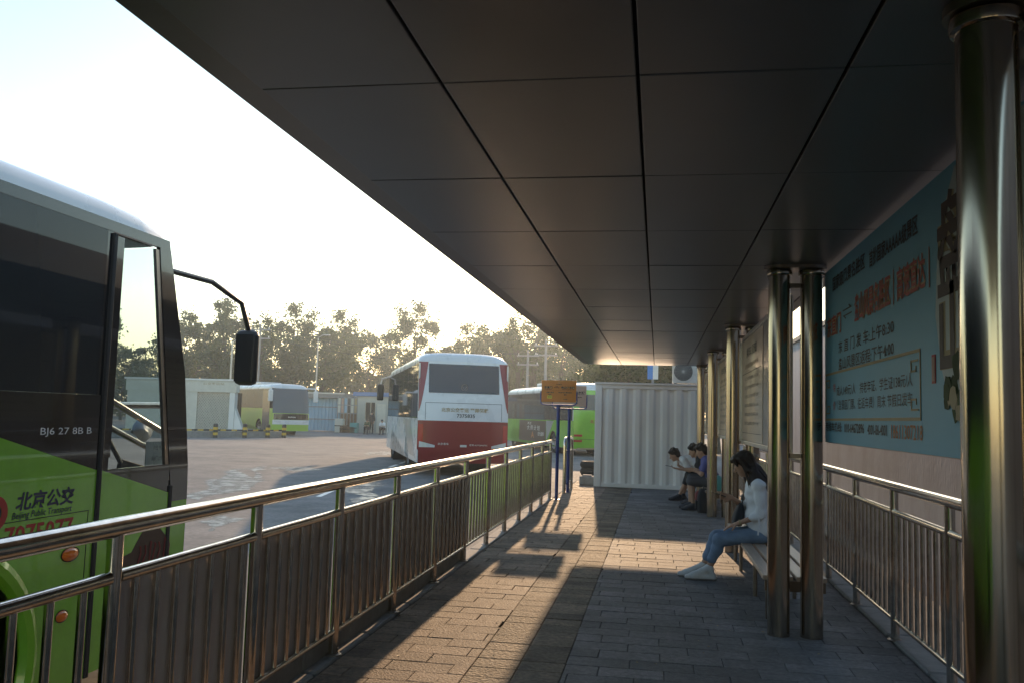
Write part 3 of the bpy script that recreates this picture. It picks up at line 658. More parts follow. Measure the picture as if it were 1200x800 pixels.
# bags beside them
def bag(name, label, p, sx, sy, sz, m_):
    t = thing(name, label, 'bag', p); b = MB(); Pn = []
    for z, q in ((0, .9), (.2, 1), (.6, .98), (.85, .8), (1, .45)):
        Pn.append([(sx*q*math.copysign(abs(math.cos(a))**.55, math.cos(a)), sy*q*math.copysign(abs(math.sin(a))**.55, math.sin(a)), sz*z) for a in [2*math.pi*k/20 for k in range(21)]])
    b.grid(Pn); b.add(Pn[-1][:20], [tuple(range(20))]); b.add(Pn[0][:20], [tuple(range(19, -1, -1))]); b.build('pouch', m_, t, True)
    MB().rbox(-sx*1.02-.03, -sx*.9, -sy*.6, sy*.6, sz*.12, sz*.5, .02).build('pocket', m_, t)
    MB().tube([(0, -.05, sz*.98), (0, -.04, sz*1.1), (0, .04, sz*1.1), (0, .05, sz*.98)], .009, 8).build('handle', 'black', t, True)
bag('backpack', 'black backpack standing on the paving by the far bench', (.80, 15.40, .004), .11, .14, .40, 'dark_cloth')
bag('backpack', 'maroon bag on the paving behind the grey shorts', (.78, 16.25, .004), .10, .13, .30, 'maroon')
bag('tote_bag', 'teal and pale bag on the bench beside the blue shirt', (1.02, 15.32, .388), .10, .12, .26, 'teal_cloth')

# ================================================================== POSTERS AND BANNER
LF, UP = Vector((0, -1, 0)), Vector((0, 0, 1))       # right hand of a reader who faces +x
bx_ = 1.235
bn = thing('banner', 'large light blue timetable banner with red headline hung behind the columns', 'banner', (bx_, 4.6, 1.43))
def bloc(px, py): p = gX(px, py, bx_); return Vector((0, p.y-4.6, p.z-1.43))
BY0, BY1 = 2.55-4.6, 6.76-4.6
MB().box(0, .012, BY0, BY1, 0, 1.26).build('sheet', 'banner', bn)
MB().box(.013, .045, BY0, BY1, -.005, .03).build('frame_bar', 'dull_steel', bn); MB().box(.013, .045, BY0, BY1, 1.22, 1.265).build('frame_bar', 'dull_steel', bn)
def btext(s, x0, y0, x1, y1, h, m_, bold=.0, name='lettering', lift=.003):
    a, b = bloc(x0, y0), bloc(x1, y1); text(s, bn, m_, ((0, (a.y+b.y)/2, (a.z+b.z)/2)), LF, UP, abs(a.y-b.y), h, name, bold, lift=lift)
btext('国家级风景名胜区', 976, 333, 1014, 306.5, .105, 'text_dark', .02); btext('首批国家AAAAA级景区', 1019, 303, 1076, 264, .105, 'text_dark', .02)
for m_, bo, lf in (('outline', .05, .002), ('faded_red', .012, .004)):
    btext('东直门', 970, 386, 986, 376, .15, m_, bo, 'headline', lf); btext('盘山风景名胜区｜高速直达｜', 1002, 366, 1090, 308, .19, m_, bo, 'headline', lf)
btext('⇌', 988, 368, 999, 362, .09, 'text_dark', .01)
btext('东 直 门 发 车:上午8:30', 983, 404, 1048, 386, .085, 'text_dark', .01)
btext('盘山风景区返程:下午4:00', 983, 425, 1048, 409, .085, 'text_dark', .01)
btext('成人149元/人', 981, 458, 1003, 454.5, .07, 'text_dark', .005); btext('持老年证、学生证138元/人', 1008, 453.5, 1070, 444, .07, 'text_dark', .005)
btext('（含景区门票、往返车费）周末 节假日发车', 982, 474, 1070, 467, .07, 'text_dark', .005)
btext('特', 977, 454, 979.6, 453.6, .06, 'text_red', .01); btext('价', 977, 475, 979.6, 474.6, .06, 'text_red', .01)
btext('专线车热线:', 968, 499, 987, 500.3, .068, 'text_dark', .015); btext('010-64672896', 990, 500.5, 1013, 502.2, .062, 'text_dark', .015); btext('4001-86-4001', 1017, 502.5, 1040, 504, .062, 'text_dark', .015); btext('18611307218', 1045, 505, 1082, 507, .075, 'text_orange', .01)
# fretwork box round the prices
a, b2 = bloc(968, 441), bloc(1080, 488); f = MB(); yl, yr, zt, zb_ = a.y, b2.y, a.z+.01, b2.z-.01
for (y0_, y1_, z0_, z1_) in ((yr, yl, zt-.008, zt+.008), (yr, yl, zb_-.008, zb_+.008), (yl-.012, yl, zb_, zt), (yr, yr+.012, zb_, zt)): f.box(-.004, -.0015, y0_, y1_, z0_, z1_)
for cy_, sy_ in ((yl, -1), (yr, 1)):
    for cz_, sz_ in ((zt, -1), (zb_, 1)):
        for (u0, u1, v0, v1) in ((.04, .16, .04, .05), (.15, .16, .04, .10), (.07, .16, .09, .10), (.07, .08, .07, .10)):
            ya, yb = sorted((cy_+sy_*u0, cy_+sy_*u1)); za, zb2 = sorted((cz_+sz_*v0, cz_+sz_*v1)); f.box(-.004, -.0015, ya, yb, za, zb2)
f.build('price_border', 'text_tan', bn)
# pale painted field with brush characters, little red seal, green hill shapes
pale = [bloc(1119, 195), bloc(1108, 240), bloc(1099, 300), bloc(1097, 370), bloc(1104, 430), bloc(1113, 470), bloc(1128, 500)]
poly = [(p.y, p.z) for p in pale] + [(BY0+.01, .40), (BY0+.01, 1.25)]
MB().prism([(y_, min(z_, 1.25)) for y_, z_ in poly], 'x', -.003, -.001).build('painted_field', 'banner_pale', bn)
for m_, bo, lf in (('text_tan', .07, .004), ('text_brown', .03, .006)):
    pa = bloc(1110, 285); text('盘', bn, m_, (0, pa.y-.06, pa.z), LF, UP, .36, .46, 'brush_lettering', bo, lift=lf)
    pa = bloc(1113, 385); text('山', bn, m_, (0, pa.y-.05, pa.z), LF, UP, .34, .40, 'brush_lettering', bo, lift=lf)
pa = bloc(1095, 432); MB().box(-.004, -.001, pa.y-.025, pa.y+.025, pa.z-.065, pa.z+.065).build('seal', 'text_red', bn); MB().box(-.0055, -.0042, pa.y-.019, pa.y+.019, pa.z-.055, pa.z+.055).build('seal_field', 'clutter_pink', bn)
rr = random.Random(11)
for k in range(16):
    pa = bloc(1108+rr.uniform(0, 18), 435+rr.uniform(-15, 50)); n_ = 9; rad = rr.uniform(.03, .07)
    MB().prism([(pa.y-.03+rad*rr.uniform(.6, 1.2)*math.cos(6.28*q/n_), pa.z+rad*rr.uniform(.6, 1.2)*math.sin(6.28*q/n_)) for q in range(n_)], 'x', -.0045-.0004*k, -.0035-.0004*k).build('painted_leaf', rr.choice(['leaf_dark', 'leaf', 'text_tan']), bn)
def poster(label, y0, y1, seed):
    t = thing('poster_board', label, 'poster', (1.01, (y0+y1)/2, 1.31), group='framed posters between the columns'); h = (y1-y0)/2
    MB().box(-.012, .012, -h, h, .035, 1.21).build('board', 'poster_grey', t); MB().box(-.016, -.013, -h*.12, h-.03, .05, 1.19).build('paper', 'poster', t)
    for (a, b_, c, d) in ((-h, h, 0, .04), (-h, h, 1.205, 1.245)): MB().rbox(-.025, .025, a, b_, c, d, .004).build('frame_bar', 'frame', t)
    for s_ in (-1, 1): MB().rbox(-.024, .024, s_*h-.015, s_*h+.015, .041, 1.204, .004).build('frame_bar', 'frame', t)
    r = random.Random(seed); cy_ = h*.44
    text('乘车须知', t, 'text_dark', (-.0165, cy_, 1.03), LF, UP, h*.55, .11, 'lettering', .01)
    text('运营线路 首末班车时间', t, 'clutter_brown', (-.0165, cy_, .88), LF, UP, h*.7, .05, 'lettering')
    for k in range(6): text(''.join(r.choice('东直门发车时间票价北京站公交线路早晚') for _ in range(9)) + ' %d:%02d' % (r.randint(6, 19), r.randint(0, 5)*10), t, 'text_dark', (-.0165, cy_, .74-.1*k), LF, UP, h*.74, .04, 'lettering')
    MB().box(-.0185, -.0165, -h*.05, h-.1, .80, .806).build('rule', 'text_dark', t); MB().box(-.0185, -.0165, -h*.05, h-.1, .13, .136).build('rule', 'text_dark', t)
poster('beige notice poster behind the woman in the white blouse', 6.98, 10.64, 1)
poster('beige notice poster between the other two beige posters', 11.08, 14.54, 2)
poster('beige notice poster above the three people on the bench', 14.98, 18.5, 3)

# ================================================================== LINE SIGNS ON BLUE POLES
def line_sign(label, x, y, board, zb=1.85, wid=.67):
    t = thing('line_sign', label, 'sign', (x, y, 0)); h = wid*.617; cx = 0.0
    MB().tube([(0, .0, 0), (0, 0, zb-.055)], .032, 16).build('pole', 'blue_pole', t, True)
    MB().lathe([(.033, 0), (.07, .001), (.07, .008), (.036, .012)], (0, 0, .002), n=16).build('base_plate', 'blue_pole', t, True)
    hw = wid/2+.012; r = .07
    pts = [(-hw, 0, zb+h*.5)] + [(-hw+r-r*math.cos(a), 0, zb+.015-r*math.sin(a)) for a in [math.pi/2*k/6 for k in range(7)]] + [(hw-r+r*math.sin(a), 0, zb+.015-r*math.cos(a)) for a in [math.pi/2*k/6 for k in range(7)]] + [(hw, 0, zb+h*.5)]
    MB().tube(pts, .0135, 10).build('bracket', 'blue_pole', t, True)
    MB().lathe([(.034, -.05), (.045, -.012), (.03, .0)], (0, 0, zb-.045), n=12).build('bracket_socket', 'blue_pole', t, True)
    bd = MB().box(-wid/2, wid/2, -.008, .008, zb, zb+h).build('board', board, t)
    for s_ in (-1, 1):
        for zz in (.46, .04): MB().lathe([(0, -.019), (.008, -.018), (.009, -.013)], (s_*hw, 0, zb+h*zz), 'y', 10).build('bolt', 'steel', t)
    def st(s, x0, x1, y0, y1, m_='text_dark', bold=.015, name='lettering', lift=.0095):
        u = ((x0+x1)/2-27)/545-.5; v = 1-((y0+y1)/2-22)/336
        text(s, t, m_, (u*wid, 0, zb+v*h), (1, 0, 0), UP, (x1-x0)/545*wid, (y1-y0)/336*h, name, bold, lift=lift)
    return t, st, zb, h, wid
def sign_lines(st, dest, en, outl=True):
    for m_, bo, lf in ((('outline', .07, .0088),) if outl else ()) + (('text_dark', .035, .0100),):
        st('东直门', 70, 196, 112, 150, m_, bo, lift=lf); st(dest[0], 332, 545, 110, 150, m_, bo, lift=lf)
        st('东直门发车', 104, 221, 198, 221, m_, bo*.8, lift=lf); st(dest[0]+dest[1], 292, 502, 198, 219, m_, bo*.8, lift=lf)
        st('每天', 139, 184, 233, 255, m_, bo*.8, lift=lf); st('每天', 380, 423, 232, 254, m_, bo*.8, lift=lf); st('16:00', 376, 434, 303, 321, m_, bo*.8, lift=lf)
    st('专线', 246, 282, 108, 124); st('Dongzhimen', 77, 188, 155, 171, bold=.02); st(en, 345, 542, 153, 168, bold=.02)
sg, st, zb, h, wd = line_sign('orange line sign with a yellow note on a blue pole', -1.875, 16.5, 'orange')
sign_lines(st, ('金山岭长城', '景区发车'), 'Jinshanling Great Wall')
st('金山嶺长城', 258, 347, 70, 92, bold=.01); st('Jinshanling Great Wall', 272, 337, 92, 98, 'outline', 0)
def sp(x, y): return ((x-27)/545-.5)*wd, zb+(1-(y-22)/336)*h
b = MB()
def line(x0, y0, x1, y1, tk=.0016):
    (a0, c0), (a1, c1) = sp(x0, y0), sp(x1, y1); b.box(min(a0, a1)-tk/2, max(a0, a1)+tk/2, -.0095, -.0085, min(c0, c1)-tk/2, max(c0, c1)+tk/2)
for k in range(46): x0 = 88+k*9.4; line(x0, 176, x0+5.5, 176); line(x0, 345, x0+5.5, 345)
for k in range(17): y0 = 182+k*9.6; line(83, y0, 83, y0+5.5); line(521, y0, 521, y0+5.5)
b.build('dashed_border', 'text_dark', sg)
b = MB(); line(222, 128, 302, 128, .004); line(222, 135, 306, 135, .004); b.add([(sp(240, 122)[0], -.0095, sp(240, 122)[1]), (sp(220, 129)[0], -.0095, sp(220, 129)[1]), (sp(240, 129)[0], -.0095, sp(240, 129)[1])], [(0, 1, 2)]); b.add([(sp(288, 134)[0], -.0095, sp(288, 134)[1]), (sp(308, 134)[0], -.0095, sp(308, 134)[1]), (sp(288, 141)[0], -.0095, sp(288, 141)[1])], [(0, 1, 2)]); b.build('arrows', 'text_dark', sg)
b = MB()
for (x0, y0, x1, y1) in ((286, 65, 316, 65), (287, 38, 287, 65), (315, 38, 315, 65), (287, 56, 315, 56), (287, 47, 315, 47), (301, 47, 301, 56), (287, 38, 296, 38), (306, 38, 315, 38), (296, 34, 306, 34), (292, 60, 292, 64), (309, 60, 309, 64)): line(x0, y0, x1, y1, .0022)
b.build('tower_emblem', 'outline', sg)
x0, z0 = sp(119, 305); x1, z1 = sp(193, 258); MB().box(x0, x1, -.0105, -.0085, z0, z1).build('note', 'note', sg); st('8:00', 133, 185, 268, 290, 'text_dark', 0, lift=.0112)
sg2, st, zb, h, wd = line_sign('pale brown line sign on a blue pole behind the orange one', -1.835, 18.2, 'sign_beige', 1.80, .70)
sign_lines(st, ('古北水镇', '发车'), 'Gubei Water Town', False); b = MB(); line(222, 128, 302, 128, .004); line(222, 135, 306, 135, .004); b.build('arrows', 'text_dark', sg2)

# ================================================================== CONTAINER, AC, BLOCK
CYc, CXa, CXb, CH = 20.1, -1.43, 1.06, 2.36
ct_ = thing('container', 'white corrugated container office closing off the end of the walkway', 'container', ((CXa+CXb)/2, CYc, 0)); hw = (CXb-CXa)/2
prof = []; x = -hw+.16; pit = .312
while x < hw-.16-pit*.9:
    for dx, dy in ((0, .055), (.075, .055), (.085, .052), (.135, .018), (.145, .014), (.235, .014), (.245, .018), (.295, .052)): prof.append((x+dx, dy))
    x += pit
prof.append((hw-.16, .05))
P2 = [[(px_, py_, .09), (px_, py_, CH-.10)] for px_, py_ in prof]; MB().grid(P2).build('corrugated_wall', 'container', ct_)
for s_ in (-1, 1):
    MB().rbox(s_*hw-.0-(.16 if s_ > 0 else 0), s_*hw+(.16 if s_ < 0 else 0), 0, .16, .0, CH, .012).build('corner_post', 'container', ct_)
    MB().box(s_*hw-(.03 if s_ > 0 else 0), s_*hw+(.03 if s_ < 0 else 0), .17, 5.9, .09, CH-.1).build('side_wall', 'container', ct_)
MB().rbox(-hw+.161, hw-.161, .005, .10, CH-.10, CH-.002, .01).build('top_rail', 'white_paint', ct_); MB().rbox(-hw+.161, hw-.161, .008, .10, 0, .092, .01).build('bottom_rail', 'container', ct_)
MB().box(-hw-.02, hw+.02, .0-.02, 5.95, CH+.001, CH+.045).build('roof', 'white_paint', ct_); MB().box(-hw, hw, 5.901, 5.94, .01, CH-.01).build('rear_wall', 'container', ct_)
ac = thing('air_conditioner', 'beige air conditioner outdoor unit standing on the container roof', 'air conditioner', (.70, 20.62, CH+.046))
MB().rbox(-.37, .37, -.15, .15, .03, .57, .012).build('casing', 'ac', ac)
for s_ in (-.3, .3): MB().box(s_-.03, s_+.03, -.14, .14, 0, .03).build('foot', 'black', ac)
MB().lathe([(.0, -.1515), (.21, -.1515), (.212, -.153)], (-.12, 0, .30), 'y', 32).build('fan_recess', 'black', ac)
g_ = MB()
for r_ in (.045, .08, .115, .15, .185, .218): g_.tube([(-.12+r_*math.cos(2*math.pi*k/28), -.158, .30+r_*math.sin(2*math.pi*k/28)) for k in range(29)], .0035, 5, False)
for k in range(8): a = math.pi*k/8; g_.tube([(-.12-.22*math.cos(a), -.162, .30-.22*math.sin(a)), (-.12+.22*math.cos(a), -.162, .30+.22*math.sin(a))], .003, 5)
g_.build('fan_grille', 'ac', ac)
t = thing('concrete_block', 'small grey concrete block beside the container corner', 'block', (-1.62, 20.6, 0)); MB().rbox(-.17, .17, -.18, .18, 0, .2, .02).build('block', 'concrete', t); MB().rbox(-.11, .11, -.12, .12, .2, .23, .015).build('cap', 'concrete', t)
t = thing('tyre_stack', 'stack of dark tyres beside the container', 'tyre', (-1.72, 23.2, -.12))
for k in range(3): MB().lathe([(.16, .0), (.26, .0), (.30, .06), (.30, .12), (.26, .18), (.16, .18), (.16, .0)], (0, 0, k*.182), n=24).build('tyre', 'rubber', t, True)
# blue and white stop sign above the container
t = thing('stop_sign', 'blue and white bus stop sign on a post beyond the container', 'sign', (gY(765, 440, 33).x, 33, -.12)); MB().tube([(0, 0, 0), (0, 0, 3.6)], .05, 12).build('post', 'steel_grey', t, True)
zt = gY(764, 422, 33).z+.12; zb3 = gY(764, 444, 33).z+.12; MB().box(-.20, .0, -.085, -.055, zb3, zt).build('blue_panel', 'blue_sign', t); MB().box(.003, .20, -.085, -.055, zb3, zt).build('white_panel', 'white_paint', t)

# ================================================================== BUSES
def interp(tab, z):
    if z <= tab[0][0]: return tab[0][1]
    for (a, ya), (b, yb) in zip(tab, tab[1:]):
        if z <= b: return ya+(yb-ya)*(z-a)/(b-a)
    return tab[-1][1]
def bus(label, loc, rz, sp):
    t = thing('bus', label, 'bus', loc, rz); L, W, H = sp['L'], 2.5, sp['H']; hw = W/2; zs, zb, zr = sp['zs'], sp['zb'], sp['zr']
    pf, pr_ = sp['front'], sp['rear']; cf, cr = .16, .10
    yf = lambda z, x=hw: L/2+interp(pf, z)-cf*abs(x/hw)**5
    yr = lambda z, x=hw: -L/2-interp(pr_, z)+cr*abs(x/hw)**5
    wheels = sp['wheels']; rw, ra = .48, sp.get('arch', .60)
    def bottom(y0, y1):
        pts = [(y0, zs)]
        for yw in wheels:
            e = math.sqrt(ra*ra-(zs-rw)**2)
            if yw-e > y0 and yw+e < y1:
                a0 = math.atan2(zs-rw, -e); a1 = math.atan2(zs-rw, e); a0 = a0 if a0 > 0 else a0+2*math.pi
                pts += [(yw+ra*math.cos(a), rw+ra*math.sin(a)) for a in [a0+(a1-a0)*k/18 for k in range(19)]]
        return pts+[(y1, zs)]
    top = sp.get('top', lambda y: zb)
    for s_ in (-1, 1):
        x0, x1 = sorted((s_*hw, s_*(hw-.035))); dr = sp.get('door') if s_ == 1 else None
        segs = [(yr(1.0), yf(.6))] if not dr else [(yr(1.0), dr[0]-.012), (dr[1]+.012, yf(.6))]
        for a, b_ in segs:
            n = 10; tp = [(b_-(b_-a)*k/n, top(b_-(b_-a)*k/n)) for k in range(n+1)]
            if b_ > yf(.6)-.01: tp[0] = (yf(top(b_)), top(b_))
            MB().prism(bottom(a, b_)+tp, 'x', x0, x1).build('side_panel', sp['lower'], t)
        # band between the paint edge and the glass
        if sp.get('band'):
            segs2 = [(yr(1.5), (dr[0]-.012) if dr else yf(zb)-.02)]
            for a, b_ in segs2:
                n = 12; MB().prism([(a+(b_-a)*k/n, top(a+(b_-a)*k/n)+.002) for k in range(n+1)] + [(b_, zb+.01), (a, zb+.01)], 'x', x0, x1).build('side_band', sp['band'], t)
        zt = zr-.06; a = yr(2.0)+.12; e = (dr[0]-.03) if dr else yf(2.3)-.25; n = sp.get('panes', 6); q = (e-a)/n
        for k in range(n):
            y0_, y1_ = a+k*q+.03, a+(k+1)*q-.03
            MB().box(min(s_*(hw-.012), s_*(hw-.002)), max(s_*(hw-.012), s_*(hw-.002)), y0_, y1_, zb+.012, zt-.002).build('window', sp['glass'], t)
        for k in range(n+1): MB().box(min(s_*(hw-.04), s_*(hw-.006)), max(s_*(hw-.04), s_*(hw-.006)), a+k*q-.029, a+k*q+.029, zb+.011, zt-.001).build('pillar', sp.get('pillar', 'bus_black'), t)
        MB().prism([(yr(zt)-.005, zt), (yf(zt), zt), (yf(zr), zr+.01), (yr(zr), zr+.01)], 'x', x0, x1).build('cornice', sp['upper'], t)
        MB().prism([(yr(zb), zb+.012), (a-.03, zb+.012), (a-.03, zt-.002), (yr(zt), zt-.002)], 'x', x0, x1).build('rear_pillar', sp['upper'], t)
        # front quarter glass / pillar
        if not dr:
            MB().prism([(e+.03, zb+.012), (yf(zb)-.03, zb+.012), (yf(zt)-.03, zt-.002), (e+.03, zt-.002)], 'x', min(s_*(hw-.014), s_*(hw-.004)), max(s_*(hw-.014), s_*(hw-.004))).build('window', sp['glass_front'], t)
        for yw in wheels:
            ty = MB().lathe([(.30, -.12), (.42, -.13), (rw-.01, -.10), (rw, -.05), (rw, .05), (rw-.01, .10), (.42, .13), (.30, .12)], (0, 0, 0), 'x', 32)
            wh = link('wheel', ty.mesh('wheel', 'rubber', True), t, (s_*(hw-.19), yw, rw))
            link('rim', MB().lathe([(.0, s_*.06), (.10, s_*.065), (.13, s_*.02), (.24, s_*.03), (.30, s_*.11), (.305, s_*.12)], (0, 0, 0), 'x', 24).mesh('rim', 'rim', True), wh)
            MB().lathe([(ra+.0, s_*(hw-.04)), (ra+.0, s_*(hw-.6))], (0, yw, rw), 'x', 28).build('wheel_well', 'black', t)
    MB().box(-hw+.04, hw-.04, yr(1.0)+.1, yf(.6)-.1, zs+.25, zs+.30).build('floor', 'black', t)
    # front
    zw = sp['zw']; xs_ = [hw*math.sin(math.pi/2*k/10) for k in range(-10, 11)]
    def face(fn, z0, z1, name, m_, n=6, push=0.0, xr=None, inset=0):
        X = xs_ if xr is None else [xr[0]+(xr[1]-xr[0])*k/8 for k in range(9)]
        MB().grid([[(x, fn(z0+(z1-z0)*k/n, x)+push, z0+(z1-z0)*k/n) for k in range(n+1)] for x in X]).build(name, m_, t, True, fix=False)
    face(yf, zs, zw-.004, 'front_panel', sp['front_mat']); face(yf, zw, zr-.02, 'windshield', sp['glass_wind'])
    if sp.get('front_band'): face(yf, sp['front_band'][0], sp['front_band'][1], 'front_band', sp['front_band'][2], 4, .012)
    if sp.get('dash', True): MB().box(-hw+.08, hw-.08, yf(zw)-.42, yf(zw)-.06, zw-.18, zw-.02).build('dashboard', 'black', t)
    face(yr, zs, sp['zrear']-.003, 'rear_panel', sp['rear_low']); face(yr, sp['zrear'], zr+.0, 'rear_panel', sp['rear_up'])
    # roof
    ysec = [('r', yr(zr, 0), 0), ('r', yr(zr, 0)+.12, .6), ('r', yr(zr, 0)+.35, .92), ('m', yr(zr, 0)+.8, 1)] + [('m', -L/2+L*k/6, 1) for k in range(1, 6)] + [('m', yf(zr, 0)-.8, 1), ('f', yf(zr, 0)-.35, .92), ('f', yf(zr, 0)-.12, .6), ('f', yf(zr, 0), 0)]
    G = []
    for kd, y_, hs in ysec:
        row = []
        for k in range(25):
            a = math.pi*k/24; c_, s__ = math.cos(a), math.sin(a); x = hw*math.copysign(abs(c_)**.55, c_); z = zr-.012+(H-zr)*hs*abs(s__)**.7
            yy_ = y_ - (cf*abs(x/hw)**5 if kd == 'f' else 0) + (cr*abs(x/hw)**5 if kd == 'r' else 0); row.append((x, yy_, z))
        G.append(row)
    MB().grid(G).build('roof', sp['roof'], t, True)
    if sp.get('unit', True): MB().rbox(-.75, .75, -L*.18, L*.12, H-.05, H+.14, .05).build('roof_unit', sp['roof'], t)
    return t, yf, yr
Mx = Vector((0, 1, 0))
# --- green bus beside the railing (its door side faces the platform)
NY, NZ = 6.43, -.40; L1 = 11.5; ny = lambda Y: Y-(NY-L1/2); nz_ = lambda z: z-NZ
green_top = lambda y: max(nz_(.80), min(nz_(1.56), nz_(1.35)-(y-ny(4.28))*.262))
bA, yf, yr = bus('green public transport bus parked beside the railing with its door facing the walkway', (-3.6-1.25, NY-L1/2, NZ), 0,
    dict(L=L1, H=3.42, zs=.20, zb=2.0, zr=3.16, front=[(.2, -.05), (.8, 0), (1.42, 0), (2.16, -.12), (3.16, -.45)], rear=[(.2, 0), (1.5, .04), (3.1, -.12)], wheels=(ny(3.93), ny(-2.2)), arch=.62,
         lower='green', band='bus_black', upper='bus_black', roof='bus_white', glass='glass_dark', glass_front='glass_clear', glass_wind='glass_clear', top=green_top, door=(ny(5.16), ny(6.03)), panes=6,
         zw=1.38, front_mat='green', zrear=1.9, rear_low='green', rear_up='bus_black'))
hx = 1.25
# wheel-arch lip
MB().tube([(hx+.006, ny(3.93)+.68*math.cos(a), .48+.68*math.sin(a)) for a in [R(-18)+R(216)*k/28 for k in range(29)]], .055, 8).build('wheel_arch', 'green', bA, True)
# door leaf: painted foot, clear glass, black frame
d0, d1 = ny(5.16), ny(6.03)
dl = MB().prism([(d0+.03, .22), (d1-.03, .22), (d1-.03, green_top(d1)+.02), (d0+.03, green_top(d0))], 'x', hx-.03, hx+.004).build('door', 'green', bA)
MB().prism([(d0+.03, green_top(d0)+.003), (d1-.03, green_top(d1)+.023), (d1-.03, nz_(1.12)), (d0+.10, nz_(1.12)), (d0+.10, nz_(1.22)), (d0+.03, nz_(1.22))], 'x', hx-.02, hx+.001).build('door_band', 'bus_black', dl)
de = lambda z: d1-.05-max(0, z-nz_(.95))*.19
MB().prism([(d0+.10, nz_(1.10)), (de(nz_(1.1)), nz_(1.10)), (de(3.08), 3.08), (d0+.10, 3.08)], 'x', hx-.012, hx-.004).build('door_glass', 'glass_clear', dl)
MB().rbox(hx-.03, hx+.014, d0-.010, d0+.028, .2, 3.09, .006).build('door_seal', 'rubber', dl); MB().rbox(hx-.03, hx+.014, d1-.028, d1+.012, .2, nz_(.96), .006).build('door_seal', 'rubber', dl)
MB().box(hx-.026, hx-.002, d0+.03, d0+.12, nz_(1.2), 3.08).build('door_frame', 'bus_black', dl); MB().prism([(de(nz_(1.0)), nz_(1.0)), (de(nz_(1.0))+.045, nz_(1.0)), (de(3.08)+.045, 3.08), (de(3.08), 3.08)], 'x', hx-.026, hx-.003).build('door_frame', 'dull_steel', dl)
MB().rbox(hx-.005, hx+.012, ny(5.30), ny(5.44), nz_(.60), nz_(.72), .01).build('door_button', 'black', dl)
pts = [(ny(5.36), nz_(.50)), (ny(5.58), nz_(.53)), (ny(5.68), nz_(.64)), (ny(5.76), nz_(.70)), (ny(5.90), nz_(.67)), (ny(6.02), nz_(.58)), (ny(6.06), nz_(.45)), (ny(6.06), nz_(.2)), (ny(5.36), nz_(.2))]
MB().prism(pts, 'x', hx+.0045, hx+.0065).build('door_decal', 'text_brown', dl)
rr = random.Random(4)
for k in range(7): MB().tube([(hx+.008, ny(5.66+.06*k+rr.uniform(-.02, .02)), nz_(.42)), (hx+.008, ny(5.69+.06*k), nz_(.5+rr.uniform(0, .1))), (hx+.008, ny(5.66+.06*k+rr.uniform(0, .05)), nz_(.56))], .006, 5).build('decal_stroke', 'maroon', dl)
# front corner behind the door: black pillar and windshield edge
MB().prism([(d1+.014, nz_(.84)), (yf(nz_(.84)), nz_(.84)), (yf(1.5), 1.5), (yf(2.2), 2.2), (yf(3.1), 3.1), (de(3.1)+.05, 3.1), (de(nz_(.98))+.05, nz_(.98))], 'x', hx-.03, hx+.002).build('front_pillar', 'bus_black', bA)
# lettering, number, lamps, hatch lines
text('北京公交', bA, 'text_navy', (hx, ny(4.69), nz_(.982)), Mx, UP, .50, .11, 'lettering', .03, .15)
text('Beijing Public Transport', bA, 'text_navy', (hx, ny(4.67), nz_(.897)), Mx, UP, .51, .05, 'lettering', .01, .2)
text('7075077', bA, 'text_red', (hx, ny(4.66), nz_(.79)), Mx, UP, .58, .11, 'lettering', .02)
text('BJ6 27 8B B', bA, 'text_white', (hx, ny(4.83), nz_(1.375)), Mx, UP, .47, .055, 'lettering', 0)
lg = MB()
for r0, r1, a0, a1 in ((.062, .098, 20, 200), (.0, .05, 0, 360)):
    pass
def ring(r0, r1, a0, a1, m_, cy, cz, nme='emblem'):
    n = 20; pts = [(cy+r1*math.cos(R(a0+(a1-a0)*k/n)), cz+r1*math.sin(R(a0+(a1-a0)*k/n))) for k in range(n+1)] + [(cy+r0*math.cos(R(a1-(a1-a0)*k/n)), cz+r0*math.sin(R(a1-(a1-a0)*k/n))) for k in range(n+1)]
    MB().prism(pts, 'x', hx+.001, hx+.003).build(nme, m_, bA)
ring(.055, .10, -60, 170, 'text_red', ny(4.28), nz_(.93)); ring(.02, .05, 0, 359, 'text_navy', ny(4.28), nz_(.93)); ring(.055, .10, 175, 300, 'text_navy', ny(4.28), nz_(.93))
for (y0_, y1_, z0_, z1_) in ((ny(4.1), ny(5.09), nz_(.868), nz_(.872)), (ny(5.086), ny(5.09), nz_(-.19), nz_(.868))): MB().box(hx, hx+.002, y0_, y1_, z0_, z1_).build('hatch_gap', 'seam', bA)
for py_, pz_, w_, h_ in ((4.94, .615, .075, .042), (4.90, .245, .05, .035)):
    l_ = MB(); l_.lathe([(0, .028), (.5, .024), (.85, .014), (1, 0)], (0, 0, 0), 'x', 20); l_.v = [(x, y*w_, z*h_) for x, y, z in l_.v]
    o = l_.build('marker_lamp', 'amber', bA, True); o.location = (hx+.002, ny(py_), nz_(pz_)); o2 = link('lamp_rim', MB().lathe([(1.0, 0), (1.12, .004), (1.12, .0)], (0, 0, 0), 'x', 20).mesh('lamp_rim', 'black'), o); o2.scale = (1, w_, h_)
